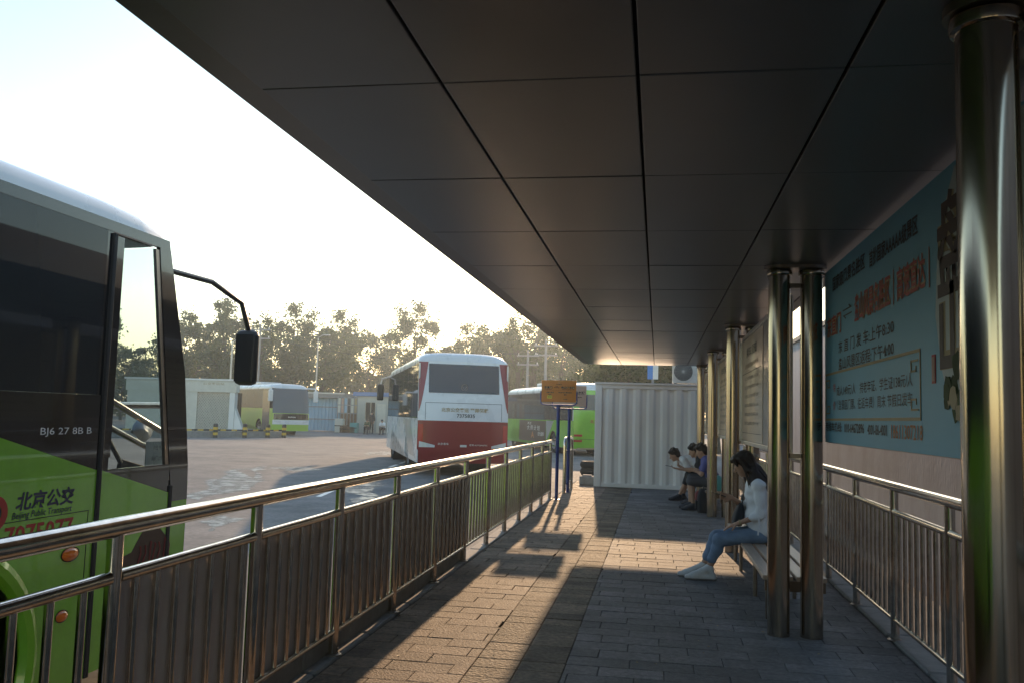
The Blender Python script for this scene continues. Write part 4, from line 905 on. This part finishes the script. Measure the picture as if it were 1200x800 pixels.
# inside: grab rails, number board, notice, driver seat
def inb(px, py, X): p_ = gX(px, py, X); return (p_.x+4.85, p_.y-(NY-L1/2), p_.z-NZ)
for a, b_, r_ in ((inb(112, 458, -4.0), inb(191, 506, -4.0), .024), (inb(112, 491, -4.0), inb(173, 524, -4.0), .022), (inb(112, 474, -4.4), inb(198, 474.5, -4.4), .028), (inb(122, 505, -4.0), inb(141, 541, -4.0), .018), ((.5, ny(4.9), .6), (.5, ny(4.9), 3.0), .02)):
    MB().tube([a, b_], r_, 12).build('grab_rail', 'steel', bA, True)
p0_, p1_ = inb(141, 537, -4.05), inb(189, 552, -4.05)
nbd = MB().rbox(-.02, .02, p0_[1]-p0_[1], p1_[1]-p0_[1], -.10, 0, .006).build('number_board', 'text_brown', bA); nbd.location = p0_; nbd.rotation_euler = (math.atan2(p1_[2]-p0_[2], p1_[1]-p0_[1]), 0, 0)
p0_, p1_ = inb(171, 517, -3.98), inb(200, 542, -3.98)
MB().box(p0_[0], p0_[0]+.006, p0_[1], p1_[1], p1_[2], p0_[2]).build('notice', 'cream', bA); cyn = (p0_[1]+p1_[1])/2
text('开往 东直门', bA, 'text_dark', (p0_[0]+.006, cyn, p0_[2]-.05), Mx, UP, .18, .035); text('请前门上车刷卡', bA, 'text_dark', (p0_[0]+.006, cyn, p1_[2]+.05), Mx, UP, .22, .035)
p0_ = inb(166, 505, -4.1); bgm = MB(); rows = []
for k in range(7):
    q = math.sin(math.pi*(k+.5)/7)*.075; rows.append([(p0_[0]+q*.6*math.cos(a)*(1+.25*math.sin(3*a+k)), p0_[1]-.13+k*.045, p0_[2]+.02*math.sin(k)+q*math.sin(a)*(1+.2*math.cos(2*a+k))) for a in [2*math.pi*i/14 for i in range(15)]])
bgm.grid(rows).build('paper_bundle', 'bus_white', bA, True)
dsb = MB(); dsb.rbox(-.75, -.25, ny(4.9), ny(5.4), .9, 1.3, .06); dsb.rbox(-.75, -.25, ny(4.82), ny(4.95), 1.3, 2.0, .05); dsb.build('driver_seat', 'grey_cloth', bA)
MB().tube([(-.5+.2*math.cos(a), ny(5.72)+.06*math.sin(a), 1.5+.19*math.sin(a)) for a in [2*math.pi*k/24 for k in range(25)]], .014, 8, False).build('steering_wheel', 'black', bA, True)
# outside mirror on an arm from the roof corner
mp_ = gY(288, 443, 7.05); mxl, myl, mzl = mp_.x+4.85, ny(7.05), mp_.z-NZ
MB().tube([(hx-.1, yf(2.95)+.02, 2.98), (hx-.05, ny(6.55), 2.98), (mxl, myl-.15, 2.85), (mxl, myl, mzl+.42)], .022, 10).build('mirror_arm', 'black', bA, True)
mr_ = MB().rbox(mxl-.10, mxl+.10, myl-.06, myl+.06, mzl-.06, mzl+.42, .05).build('mirror', 'black', bA); MB().rbox(mxl-.08, mxl+.08, myl-.068, myl-.061, mzl-.03, mzl+.38, .003).build('mirror_glass', 'glass_dark', mr_)
MB().tube([(-hx+.1, yf(2.95)+.02, 2.98), (-hx-.15, ny(6.7), 2.9), (-hx-.2, ny(6.75), 2.6)], .022, 10).build('mirror_arm', 'black', bA, True); MB().rbox(-hx-.3, -hx-.1, ny(6.7), ny(6.82), 2.1, 2.6, .04).build('mirror', 'black', bA)

def rear_pt(px, py, Y): p = gY(px, py, Y); return p
# --- red and white coach, tail towards the platform
phi = R(-22); p = gY(488, 545, 22.6); c0 = Vector((p.x, p.y, 0)); hd = Vector((math.sin(phi), math.cos(phi), 0)); rt_ = Vector((math.cos(phi), -math.sin(phi), 0)); L2 = 11.2
cen = c0 + rt_*1.25 + hd*(L2/2)
bB, yf, yr = bus('white and red coach seen from behind with a number above its red tail', (cen.x, cen.y, -.12), -phi,
    dict(L=L2, H=3.42, zs=.36, zb=1.55, zr=3.12, front=[(.3, 0), (1.4, 0), (2.4, -.2), (3.1, -.5)], rear=[(.3, -.12), (.7, 0), (1.5, .0), (2.2, -.06), (3.1, -.24)], wheels=(3.0, -2.6), arch=.58, lower='bus_white', upper='bus_white', pillar='dull_steel',
         roof='bus_white', glass='glass_side', glass_front='glass_side', glass_wind='glass_side', panes=7, zw=1.3, front_mat='bus_white', zrear=1.50, rear_low='bus_red', rear_up='bus_white'))
def rgrid(x0, x1, z0, z1, name, m_, push, n=6, par=bB, yr_=yr):
    MB().grid([[(x0+(x1-x0)*i/8, yr_(z0+(z1-z0)*k/n, x0+(x1-x0)*i/8)-push, z0+(z1-z0)*k/n) for k in range(n+1)] for i in range(9)]).build(name, m_, par, True, fix=False)
rgrid(-.98, .98, 2.26, 3.05, 'rear_window', 'bus_black', .012)
for s_ in (-1, 1):
    b = MB(); rows = []
    for k in range(9):
        z = 1.75+k*(3.1-1.75)/8; q = (k/8)**.8; x0 = 1.245-.0; x1 = 1.245-(.02+.23*q); rows.append([(s_*x1, yr(z, x1)-.010, z), (s_*(x0+x1)/2, yr(z, (x0+x1)/2)-.010, z), (s_*x0, yr(z, x0)-.008, z)])
    b.grid(rows).build('red_stripe', 'bus_red', bB, True)
    b = MB(); b.grid([[(s_*(.78+.42*i/6), yr(.80+.12*k/3-.05*i/6, .78+.42*i/6)-.016, .78+(.06+.10*i/6)*k/3) for k in range(4)] for i in range(7)]).build('tail_lamp', 'lamp_clear', bB, True)
    rgrid(s_*1.10, s_*1.235, .85, 1.40, 'tail_lamp', 'red_lens', .012)
    rgrid(s_*.55-.07, s_*.55+.07, .40, .46, 'reflector', 'yellow', .03)
for (x0, x1, z0, z1) in ((-1.06, 1.06, 1.98, 1.99), (-1.06, -1.05, 1.52, 1.98), (1.05, 1.06, 1.52, 1.98)): rgrid(x0, x1, z0, z1, 'panel_gap', 'seam', .004, 2)
rgrid(-1.2, 1.2, .36, .62, 'bumper', 'bus_red', .05)
rgrid(-.09, .09, .80, .86, 'plate', 'lamp_clear', .02)
text('北京公交客运 严禁超载', bB, 'text_tan', (.02, yr(1.8, 0), 1.80), (1, 0, 0), UP, 1.3, .12, bold=.02, lift=.012); text('7375835', bB, 'text_dark', (.05, yr(1.64, 0), 1.645), (1, 0, 0), UP, .5, .10, bold=.01, lift=.012)
text('北京客车', bB, 'text_white', (-.55, yr(.88, 0), .88), (1, 0, 0), UP, .30, .06, lift=.012); text('空调 AUTOMATIC', bB, 'text_white', (.42, yr(.86, 0), .86), (1, 0, 0), UP, .5, .05, lift=.012)
MB().tube([(.085*math.cos(2*math.pi*k/20), yr(2.42, 0)-.02, 2.42+.085*math.sin(2*math.pi*k/20)) for k in range(21)], .009, 6, False).build('emblem', 'steel', bB); MB().tube([(-.06, yr(2.42, 0)-.02, 2.45), (0, yr(2.42, 0)-.02, 2.36), (.06, yr(2.42, 0)-.02, 2.45)], .009, 6).build('emblem', 'steel', bB)
# grey sweep on the coach's left flank and its mirror
MB().prism([(-5.0, .5), (-3.6, 1.5), (-1.4, 1.5), (-3.4, .5)], 'x', -1.256, -1.2515).build('side_graphic', 'bus_silver', bB)
mz = 2.62; MB().tube([(-1.2, 5.3, 3.1), (-1.5, 5.75, 3.0), (-1.55, 5.75, 2.75)], .03, 8).build('mirror_arm', 'bus_silver', bB, True); MB().rbox(-1.68, -1.42, 5.68, 5.82, 2.15, 2.8, .05).build('mirror', 'black', bB)
# --- green bus beyond the signs
phi = R(-25); p = gY(672, 525, 38.5); c0 = Vector((p.x, p.y, 0)); hd = Vector((math.sin(phi), math.cos(phi), 0)); rt_ = Vector((math.cos(phi), -math.sin(phi), 0)); L3 = 12.0; cen = c0+rt_*1.25+hd*(L3/2)
bC, yf, yr3 = bus('green bus beyond the sign poles with a dark advert on its side', (cen.x, cen.y, -.12), -phi,
    dict(L=L3, H=3.3, zs=.32, zb=1.55, zr=2.95, front=[(.3, 0), (1.4, 0), (2.4, -.15), (3.0, -.35)], rear=[(.3, -.05), (.9, 0), (1.8, 0), (3.0, -.12)], wheels=(3.9, -3.0), arch=.58, lower='green', upper='bus_white', roof='bus_white',
         glass='glass_side', glass_front='glass_side', glass_wind='glass_side', panes=7, zw=1.3, front_mat='green', zrear=2.0, rear_low='green', rear_up='green'))
MB().box(-1.262, -1.2515, -1.9, 2.8, .45, 1.5).build('advert', 'text_brown', bC); ad = Vector((0, -1, 0))
text('关注', bC, 'text_white', (-1.262, .9, 1.36), ad, UP, .7, .14); text('大 师 计 划', bC, 'text_white', (-1.262, 0.2, 1.13), ad, UP, 2.2, .25); text('A', bC, 'text_orange', (-1.262, .3, .78), ad, UP, .5, .32, bold=.02); text('音乐盛典', bC, 'text_white', (-1.262, -1.1, .85), ad, UP, 1.0, .2)
MB().prism([(-2.0, .5), (-1.95, 1.52), (-3.1, 1.52)], 'x', -1.26, -1.2515).build('side_graphic', 'bus_silver', bC)
rgrid(-1.0, 1.0, 2.05, 2.75, 'rear_window', 'bus_black', .012, par=bC, yr_=yr3)
text('北京公交', bC, 'text_red', (-.1, yr3(1.55, 0), 1.55), (1, 0, 0), UP, .8, .16, bold=.02, lift=.012)
for s_ in (-1, 1):
    for z0_ in (.62, .86): rgrid(s_*.85, s_*1.22, z0_, z0_+.10, 'tail_lamp', 'red_lens', .014, 2, bC, yr3)
rgrid(-1.15, 1.15, .74, .755, 'panel_gap', 'seam', .006, 2, bC, yr3); rgrid(-.1, .1, .34, .44, 'tow_cover', 'black', .02, 2, bC, yr3)
MB().box(-1.1, -.2, -6.35, -6.02, .31, .37).build('lifted_flap', 'text_tan', bC)
# --- white and lime bus facing the yard by the lattice wall
phi = R(46); p = gY(341, 510, 53.5); L4 = 10.5; hd = Vector((math.sin(phi), -math.cos(phi), 0)); cen = Vector((p.x, p.y, 0))-hd*(L4/2)
bD, yf4, yr4 = bus('white and lime green bus facing the yard beside the lattice wall', (cen.x, cen.y, -.12), math.atan2(hd.y, hd.x)-math.pi/2,
    dict(L=L4, H=3.4, zs=.30, zb=1.75, zr=3.08, front=[(.3, -.05), (.9, 0), (1.4, -.02), (2.4, -.18), (3.1, -.45)], rear=[(.3, 0), (3.1, -.1)], wheels=(2.6, -2.6), arch=.58, lower='green_light', upper='bus_white', roof='bus_white', glass='glass_side',
         glass_front='glass_wind', glass_wind='glass_wind', panes=5, zw=1.45, front_mat='green_light', front_band=(.72, 1.02, 'bus_white'), zrear=1.7, rear_low='green_light', rear_up='bus_white', door=(3.2, 4.5)))
MB().grid([[(x, yf4(z, x)+.014, z) for z in (1.03, 1.2, 1.42)] for x in [-1.2+2.4*k/10 for k in range(11)]]).build('front_grille', 'bus_black', bD, True)
MB().box(1.236, 1.251, 3.2, 4.5, .3, 3.0).build('door', 'bus_black', bD); text('FOTON', bD, 'text_white', (0, yf4(1.2, 0)+.02, 1.2), (-1, 0, 0), UP, .5, .08, bold=.02)
for s_ in (-1, 1):
    MB().grid([[(s_*(.75+.42*i/5), yf4(.9, .75+.42*i/5)+.02, .80+.14*k/2+.08*i/5) for k in range(3)] for i in range(6)]).build('headlight', 'lamp_clear', bD, True)
    MB().tube([(s_*1.1, 4.7, 3.1), (s_*1.5, 5.3, 3.1), (s_*1.55, 5.35, 2.9)], .05, 8).build('mirror_arm', 'bus_white', bD, True); MB().rbox(s_*1.55-.15, s_*1.55+.15, 5.25, 5.42, 2.2, 2.95, .05).build('mirror', 'bus_white', bD)
    MB().box(-.0+s_*.7-.02, s_*.7+.02, yf4(1.5, .7)-.5, yf4(1.5, .7)-.45, 1.2, 2.0).build('grab_rail', 'steel', bD)

# ================================================================== FAR SIDE OF THE YARD
YZ = -.12
def on(px, Y): return gY(px, 480, Y).x
# bollards and low island wall with a striped bar
bp_ = [gz(px, 512.3, YZ) for px in (252, 286.5, 313.5, 332.5)]
def bollard(label, p):
    t = thing('bollard', label, 'bollard', (p.x, p.y, YZ), group='striped bollards along the island wall')
    for k in range(5): MB().lathe([(.13, k*.15), (.13, k*.15+.15)], (0, 0, 0), n=16).build('stripe', 'black' if k % 2 == 0 else 'yellow', t, True)
    MB().lathe([(.13, .75), (.10, .79), (0, .80)], (0, 0, 0), n=16).build('cap', 'black', t, True)
for i, p in enumerate(bp_): bollard('yellow and black striped bollard in front of the low island wall' if i < 3 else 'yellow and black striped bollard at the end of the island wall by the lime bus', p)
d = (bp_[3]-bp_[0]).normalized(); n_ = Vector((-d.y, d.x, 0)); a0 = bp_[0]-d*14+n_*.35; a1 = bp_[3]+n_*.35
iw = thing('island_wall', 'low concrete island wall with a striped bar behind the bollards', 'wall', ((a0.x+a1.x)/2, (a0.y+a1.y)/2, YZ), math.atan2(d.y, d.x)); hl = (a1-a0).length/2
MB().cbox(-hl, hl, -.12, .12, 0, .36, .02).build('wall', 'concrete', iw)
q = 0
y_ = -hl
while y_ < hl: MB().box(y_, min(y_+.35, hl), -.16, -.125, .38, .47).build('bar_stripe', 'yellow' if q % 2 else 'black', iw); y_ += .352; q += 1
for k in range(8): MB().box(-hl+k*2*hl/7.2, -hl+k*2*hl/7.2+.06, -.10, -.04, .36, .46).build('bar_post', 'black', iw)
# lattice gate wall
Yl = 52.5; lx0, lx1 = on(150, Yl), on(276, Yl); zt_ = gY(250, 440, Yl).z
lb = thing('lattice_wall', 'cream gate wall with an open brick lattice panel behind the bollards', 'wall', ((lx0+lx1)/2, Yl, YZ)); cxl = (lx0+lx1)/2
za, zb4 = gY(250, 500, Yl).z-YZ, gY(250, 459, Yl).z-YZ; xa, xb = on(232, Yl)-cxl, on(270, Yl)-cxl; ztop = gY(250, 447, Yl).z-YZ
MB().box(xb, on(276, Yl)-cxl, -.2, .2, 0, ztop).build('pillar', 'white_paint', lb); MB().box(lx0-cxl, xa, -.2, .2, 0, ztop).build('pillar', 'cream', lb)
MB().box(lx0-cxl-.1, on(276, Yl)-cxl+.1, -.25, .25, zb4+.003, zb4+.75).build('lintel', 'cream', lb); MB().box(lx0-cxl-.2, on(276, Yl)-cxl+.2, -.32, .32, zb4+.755, zb4+.86).build('coping', 'white_paint', lb)
text('公交客运站', lb, 'text_tan', ((xa+xb)/2, -.25, zb4+.55), (1, 0, 0), UP, 1.5, .16, bold=.01)
MB().prism([(on(276, Yl)-cxl+.002, 0), (on(289, Yl)-cxl, 0), (on(276.5, Yl)-cxl+.002, (zb4)*.62)], 'y', -.15, .15).build('buttress', 'white_paint', lb)
bk = MB(); nr = 26; bw = (xb-xa)/13; bh = (zb4-.1)/nr
for r_ in range(nr):
    for c_ in range(14):
        x0 = xa+c_*bw-(bw/2 if r_ % 2 else 0); x1 = x0+bw*.54; x0 = max(x0, xa+.002); x1 = min(x1, xb-.002)
        if x1-x0 > .03: bk.box(x0, x1, -.11, .11, .1+r_*bh, .1+(r_+1)*bh*.0+bh*.96+.0 if False else .1+r_*bh+bh*.97)
tag(bk.build('lattice_brick', 'cream', lb), kind='stuff'); MB().box(xa, xb, -.15, .15, 0, .098).build('sill', 'cream', lb); MB().box(xa, xb, 1.4, 1.5, 0, zb4).build('back_wall', 'seam', lb)
# corrugated blue shed
Ys = 68.0
sh = thing('shed', 'pale blue corrugated metal shed with a grey sloping roof', 'shed', (on(380, Ys), Ys, YZ)); hw_ = (on(396, Ys)-on(352, Ys))/2; zt_ = gY(380, 466, Ys).z-YZ
prof = []; x = -hw_
while x < hw_: prof += [(x, 0), (x+.16, 0), (x+.19, .05), (x+.28, .05)]; x += .31
MB().grid([[(a, b_, .05), (a, b_, zt_)] for a, b_ in prof]).build('front_wall', 'shed_blue', sh)
for z in (zt_*.35, zt_*.72): MB().box(-hw_, hw_, -.05, -.01, z, z+.08).build('girt', 'steel_grey', sh)
for s_ in (-1, 1): MB().box(s_*hw_-.05, s_*hw_+.05, -.02, 4, 0, zt_).build('side_wall', 'shed_blue', sh)
MB().prism([(-hw_-.5, zt_+.02), (hw_+.9, zt_+.02), (hw_+2.6, zt_-.6), (hw_+2.6, zt_-.5), (hw_+.8, zt_+.42), (-hw_-.5, zt_+.5)], 'y', -.6, 4.2).build('roof', 'roof_grey', sh); MB().box(-hw_-.5, hw_+.3, -.64, -.605, zt_+.35, zt_+.46).build('gutter', 'bus_silver', sh)
# small white house with blue eaves
Yh = 66.5; hxc = (on(419, Yh)+on(473, Yh))/2; hh = (on(473, Yh)-on(419, Yh))/2; ht = gY(440, 464, Yh).z-YZ
ho = thing('small_house', 'small white house with blue eaves and a dark door', 'house', (hxc, Yh, YZ))
dx0, dx1 = on(427.5, Yh)-hxc, on(440, Yh)-hxc; dt = gY(434, 471, Yh).z-YZ; db = gY(434, 491.5, Yh).z-YZ
MB().box(-hh, dx0, 0, .2, 0, ht).build('wall', 'bus_silver', ho); MB().box(dx1, hh, 0, .2, 0, ht).build('wall', 'bus_silver', ho); MB().box(dx0+.001, dx1-.001, .002, .198, dt, ht-.001).build('wall', 'bus_silver', ho); MB().box(dx0+.001, dx1-.001, .002, .198, 0.001, db).build('wall', 'bus_silver', ho)
for s_ in (-1, 1): MB().box(s_*hh-(.2 if s_ > 0 else 0), s_*hh+(.2 if s_ < 0 else 0), .201, 4, 0, ht).build('side_wall', 'bus_silver', ho)
MB().box(-hh-.3, hh+.4, -.35, 4.3, ht+.003, ht+.32).build('roof', 'blue_roof', ho)
wn = MB().box(dx0, dx1, .10, .12, db, dt).build('window', 'glass_dark', ho)
for a in (dx0, (dx0+dx1)/2, dx1-.06): MB().box(a, a+.06, .03, .099, db, dt).build('window_frame', 'frame', wn)
MB().box(on(442, Yh)-hxc, on(452, Yh)-hxc, -.05, -.004, .05, gY(445, 473, Yh).z-YZ).build('door', 'cream', ho)
# cluttered lean-to between shed and house
cl = thing('lean_to', 'cluttered glazed lean-to between the shed and the house', 'shelter', (on(407, 67), 67, YZ)); cw = (on(419, 67)-on(396, 67))/2
zg0, zg1 = gY(407, 483, 67).z-YZ, gY(407, 466, 67).z-YZ
for k in range(6): MB().box(-cw+k*2*cw/6+.03, -cw+(k+1)*2*cw/6-.03, 0, .03, zg0, zg1).build('pane', ['cream', 'clutter_pink', 'shed_blue', 'glass_side', 'cream', 'text_tan'][k], cl)
for k in range(7): MB().box(-cw+k*2*cw/6-.03, -cw+k*2*cw/6+.03, -.03, .05, 0, zg1+.1).build('upright', 'steel_grey', cl)
for z in (zg0-.08, (zg0+zg1)/2, zg1): MB().box(-cw, cw, -.05, -.032, z, z+.06).build('rail', 'steel_grey', cl)
MB().box(-cw, cw, .6, .7, 0, zg0).build('back_board', 'clutter_brown', cl)
for i, (px, w_, h_, m_) in enumerate(((399, .35, 1.1, 'cream'), (404, .3, .6, 'clutter_brown'), (411, .5, .5, 'clutter_brown'), (416, .3, .8, 'teal_cloth'))):
    o = thing('crate', ['tall pale box standing under the lean-to', 'small brown box beside the tall pale box under the lean-to', 'wide brown box under the middle of the lean-to', 'teal bundle under the lean-to beside the house'][i], 'box', (on(px, 66.2), 66.2, YZ)); MB().rbox(-w_, w_, -.25, .25, 0, h_, .04).build('body', m_, o); MB().box(-w_*.98, w_*.98, -.258, -.251, h_*.45, h_*.52).build('band', 'black', o)
# people by the house
Jf = seated(.12)
person('person in dark green sitting on a stool in front of the small house', (on(432, 63.5), 63.5, YZ), R(180), Jf, dict(shirt='green_cloth', sleeve=1.2, legs='dark_cloth', leg=1.9, shoe='shoe_dark', thick=1.15), .02)
person('person in white shirt and dark trousers sitting beside the house door', (on(450, 63.5), 63.5, YZ), R(180), seated(.2), dict(shirt='shirt_white', sleeve=.7, legs='dark_cloth', leg=1.9, shoe='shoe_dark', thick=1.1), .02)
Jd = dict(pelvis=(0, 0, .95), waist=(0, .01, 1.08), chest=(0, .02, 1.28), neck=(0, .0, 1.45), head=(0, .03, 1.60), tilt=.1, shoulder_l=(-.18, 0, 1.40), shoulder_r=(.18, 0, 1.40), elbow_l=(-.24, -.02, 1.12), elbow_r=(.24, -.02, 1.12), wrist_l=(-.22, .1, .9), wrist_r=(.22, .1, .9),
    hip_l=(-.09, 0, .92), hip_r=(.09, 0, .92), knee_l=(-.1, .02, .50), knee_r=(.1, .02, .50), ankle_l=(-.1, -.02, .09), ankle_r=(.1, -.02, .09), toe_l=(-.11, .14, .04), toe_r=(.11, .14, .04))
person('person in dark clothes standing by the house window', (on(436, 65.4), 65.4, YZ), R(180), Jd, dict(shirt='dark_cloth', sleeve=1.5, legs='dark_cloth', leg=1.9, shoe='shoe_dark', thick=1.1), .02)
for px, lb_ in ((432, 'dark stool under the person in green'), (450, 'dark stool under the person in white shirt')):
    t = thing('stool', lb_, 'stool', (on(px, 63.5), 63.56, YZ)); MB().rbox(-.18, .18, -.16, .16, .36, .41, .01).build('seat', 'black', t)
    for a in (-.14, .14):
        for b_ in (-.12, .12): MB().tube([(a*1.1, b_*1.1, 0), (a, b_, .36)], .018, 8).build('leg', 'steel_grey', t)

# ================================================================== TREES
def crown_mesh(seed, rx, rz, nclump, nleaf, leaf, m_):
    r = np.random.RandomState(seed); V = []; F = []
    cl_ = r.normal(size=(nclump, 3)); cl_ /= np.linalg.norm(cl_, axis=1)[:, None]; cl_ *= (r.uniform(.25, 1, nclump)**.5)[:, None]
    cl_ *= np.array([rx, rx, rz]); cl_[:, 2] *= np.where(cl_[:, 2] < 0, .8, 1.0)
    out_ = []
    for c in cl_:
        k = int(nleaf*r.uniform(.5, 1.4)); p = c+r.normal(size=(k, 3))*np.array([rx*.13, rx*.13, rz*.08])*r.uniform(.7, 1.3); a = r.normal(size=(k, 3)); a /= np.linalg.norm(a, axis=1)[:, None]
        b = np.cross(a, r.normal(size=(k, 3))); b /= np.linalg.norm(b, axis=1)[:, None]; s = leaf*r.uniform(.6, 1.3, (k, 1))
        out_.append(np.stack([p-a*s, p-b*s*.55, p+a*s, p+b*s*.55], 1))
    Q = np.concatenate(out_).reshape(-1, 3); n = len(Q)//4; me = bpy.data.meshes.new('crown'); me.from_pydata(Q.tolist(), [], np.arange(n*4).reshape(n, 4).tolist()); me.update(); me.materials.append(M[m_])
    return me, cl_
def trunk_mesh(seed, h, r0, cl_, cz):
    r = random.Random(seed); b = MB(); pts = [(r.uniform(-.1, .1)*k, r.uniform(-.1, .1)*k, h*k/5) for k in range(6)]; b.tube(pts, [r0*(1-.15*k) for k in range(6)], 9)
    for i in range(min(12, len(cl_))):
        c = cl_[i*3 % len(cl_)]; z0 = h*r.uniform(.55, .95); e = (c[0]*.85, c[1]*.85, cz+c[2]*.85); md = (e[0]*.45, e[1]*.45, (z0+e[2])/2+.2)
        b.tube([(0, 0, z0), md, e], [r0*.4, r0*.25, r0*.08], 6)
    return b.mesh('trunk', 'bark', True)
kinds = []
for i, (rx, rz, h, nc, nl, lf, m_) in enumerate(((3.4, 3.6, 5.0, 46, 150, .17, 'leaf'), (2.4, 4.8, 6.2, 46, 130, .16, 'leaf'), (1.6, 4.6, 6.5, 24, 80, .15, 'leaf'), (3.0, 2.9, 3.4, 50, 130, .15, 'leaf_dark'))):
    cm, cl_ = crown_mesh(20+i, rx, rz, nc, nl, lf, m_); kinds.append((cm, trunk_mesh(40+i, h+rz*.3, .2, cl_, h+rz*.45), h+rz*.45))
def tree(kind, label, grp, x, y, s, rz):
    cm, tm, cz = kinds[kind]; t = thing('tree', label, 'tree', (x, y, YZ), rz, grp); t.scale = (s, s, s); link('trunk', tm, t); link('crown', cm, t, (0, 0, cz)); return t
LB = ('broad leafy tree in the hazy row beyond the bus yard', 'tall oval tree in the hazy row beyond the bus yard', 'slender sparse tree rising above the hazy tree row', 'dense dark green tree behind the container')
rr = random.Random(9)
for k in range(30):
    px = -60+k*29+rr.uniform(-9, 9); Y = rr.uniform(84, 112); kd = [0, 1, 0, 0, 1][k % 5]
    if px > 705: continue
    tree(kd, LB[kd], 'trees beyond the bus yard', on(px, Y), Y, rr.uniform(.68, 1.28)*(1.0 if px < 560 else .92), rr.uniform(0, 6.28))
for px, Y, s in ((608, 78, .95), (622, 82, 1.0), (641, 86, .95), (655, 80, .85), (590, 84, .9), (672, 92, .85), (300, 80, .95)): tree(2, LB[2], 'slender trees above the tree row', on(px, Y), Y, s, rr.uniform(0, 6))
for px, Y, s in ((733, 46, .80), (762, 50, .9), (790, 47, .82), (815, 52, .95), (842, 48, .9), (712, 56, .75)): tree(3, LB[3], 'dark trees behind the container', on(px, Y), Y, s, rr.uniform(0, 6))
# far hazy hedge mass closing the view under the crowns
r = np.random.RandomState(77); nH = 16000; th_ = r.uniform(on(-160, 118), on(900, 118), nH); hy = 118+r.uniform(-3, 3, nH); hz = r.uniform(0, 1, nH)**.8*(7.0+1.4*np.sin(th_*.35)+.9*np.sin(th_*.9+1)); Pn = np.stack([th_, hy, hz], 1)
a = r.normal(size=(nH, 3)); a /= np.linalg.norm(a, axis=1)[:, None]; b3 = np.cross(a, r.normal(size=(nH, 3))); b3 /= np.linalg.norm(b3, axis=1)[:, None]; s3 = r.uniform(.3, .7, (nH, 1)); Q = np.stack([Pn-a*s3, Pn-b3*s3*.6, Pn+a*s3, Pn+b3*s3*.6], 1).reshape(-1, 3)
me = bpy.data.meshes.new('hedge'); me.from_pydata(Q.tolist(), [], np.arange(nH*4).reshape(nH, 4).tolist()); me.materials.append(M['leaf']); tag(link('hedge', me), 'far band of hazy shrubs closing the yard', 'hedge', kind='stuff')

# ================================================================== UTILITY POLES, WIRES, LAMP POSTS
def upole(label, px, Y, toppx):
    z = gY(px, toppx, Y).z-YZ; x = on(px, Y); t = thing('utility_pole', label, 'utility pole', (x, Y, YZ)); MB().tube([(0, 0, 0), (0, 0, z)], [.16, .10], 10).build('pole', 'steel_grey', t, True)
    for q in (.5, 1.3): MB().box(-1.0, 1.0, -.05, .05, z-q-.06, z-q+.06).build('crossarm', 'steel_grey', t)
    for q in (.5, 1.3):
        for s_ in (-.85, 0, .85): MB().lathe([(.03, 0), (.06, .04), (.04, .1), (.06, .14), (.0, .18)], (s_, 0, z-q+.06), n=8).build('insulator', 'white_paint', t)
    return x, z+YZ
u = [upole('concrete utility pole with crossarms behind the green bus', 638, 72, 398), upole('second utility pole carrying the wires toward the coach', 617, 76, 410), upole('leftmost utility pole of the wire run behind the lime bus', 300, 74, 380)]
def wire(p, q, sag): return [(p[0]+(q[0]-p[0])*k/14, p[1]+(q[1]-p[1])*k/14, p[2]+(q[2]-p[2])*k/14-sag*4*(k/14)*(1-k/14)) for k in range(15)]
for i, (s_, dz) in enumerate(((-.85, -.25), (.85, -.25), (0, -1.1))):
    P0 = (u[2][0]+s_, 74, u[2][1]+dz); P1 = (u[1][0]+s_, 76, u[1][1]+dz); P2_ = (u[0][0]+s_, 72, u[0][1]+dz); P3 = (on(900, 66), 66, u[0][1]+dz-.6)
    o = MB().tube(wire(P0, P1, .9)+wire(P1, P2_, .1)[1:]+wire(P2_, P3, .8)[1:], .022, 5).build('power_line', 'black'); tag(o, ['thin power line on the left ends of the crossarms', 'thin power line on the right ends of the crossarms', 'thin lower power line between the utility poles'][i], 'wire')
def lamp(label, px, Y, toppx):
    z = gY(px, toppx, Y).z-YZ; t = thing('lamp_post', label, 'lamp post', (on(px, Y), Y, YZ)); MB().tube([(0, 0, 0), (0, 0, z)], [.09, .06], 10).build('pole', 'bus_silver', t, True); MB().tube([(0, 0, z-.05), (.5, -.3, z+.15), (1.0, -.6, z+.18)], .035, 8).build('arm', 'bus_silver', t, True); MB().rbox(.85, 1.35, -.75, -.45, z+.1, z+.2, .03).build('lamp_head', 'bus_silver', t)
lamp('slim pale lamp post behind the lime bus', 369, 75, 395); lamp('slim pale lamp post above the green bus', 697, 60, 405); lamp('pale lamp post behind the lattice wall', 268, 62, 400)
flush_text()

# ================================================================== HAZE
hm = bpy.data.materials.new('haze'); hm.use_nodes = True; hn = hm.node_tree; hn.nodes.clear()
pvn = hn.nodes.new('ShaderNodeVolumePrincipled'); pvn.inputs['Color'].default_value = (.72, .86, 1, 1); pvn.inputs['Density'].default_value = .0010; pvn.inputs['Anisotropy'].default_value = .74
ho_ = hn.nodes.new('ShaderNodeOutputMaterial'); hn.links.new(pvn.outputs[0], ho_.inputs['Volume']); M['haze'] = hm
hz_ = MB().box(-510, 510, -160, 910, -1.6, 19.0).build('haze', 'haze'); tag(hz_, kind='stuff')
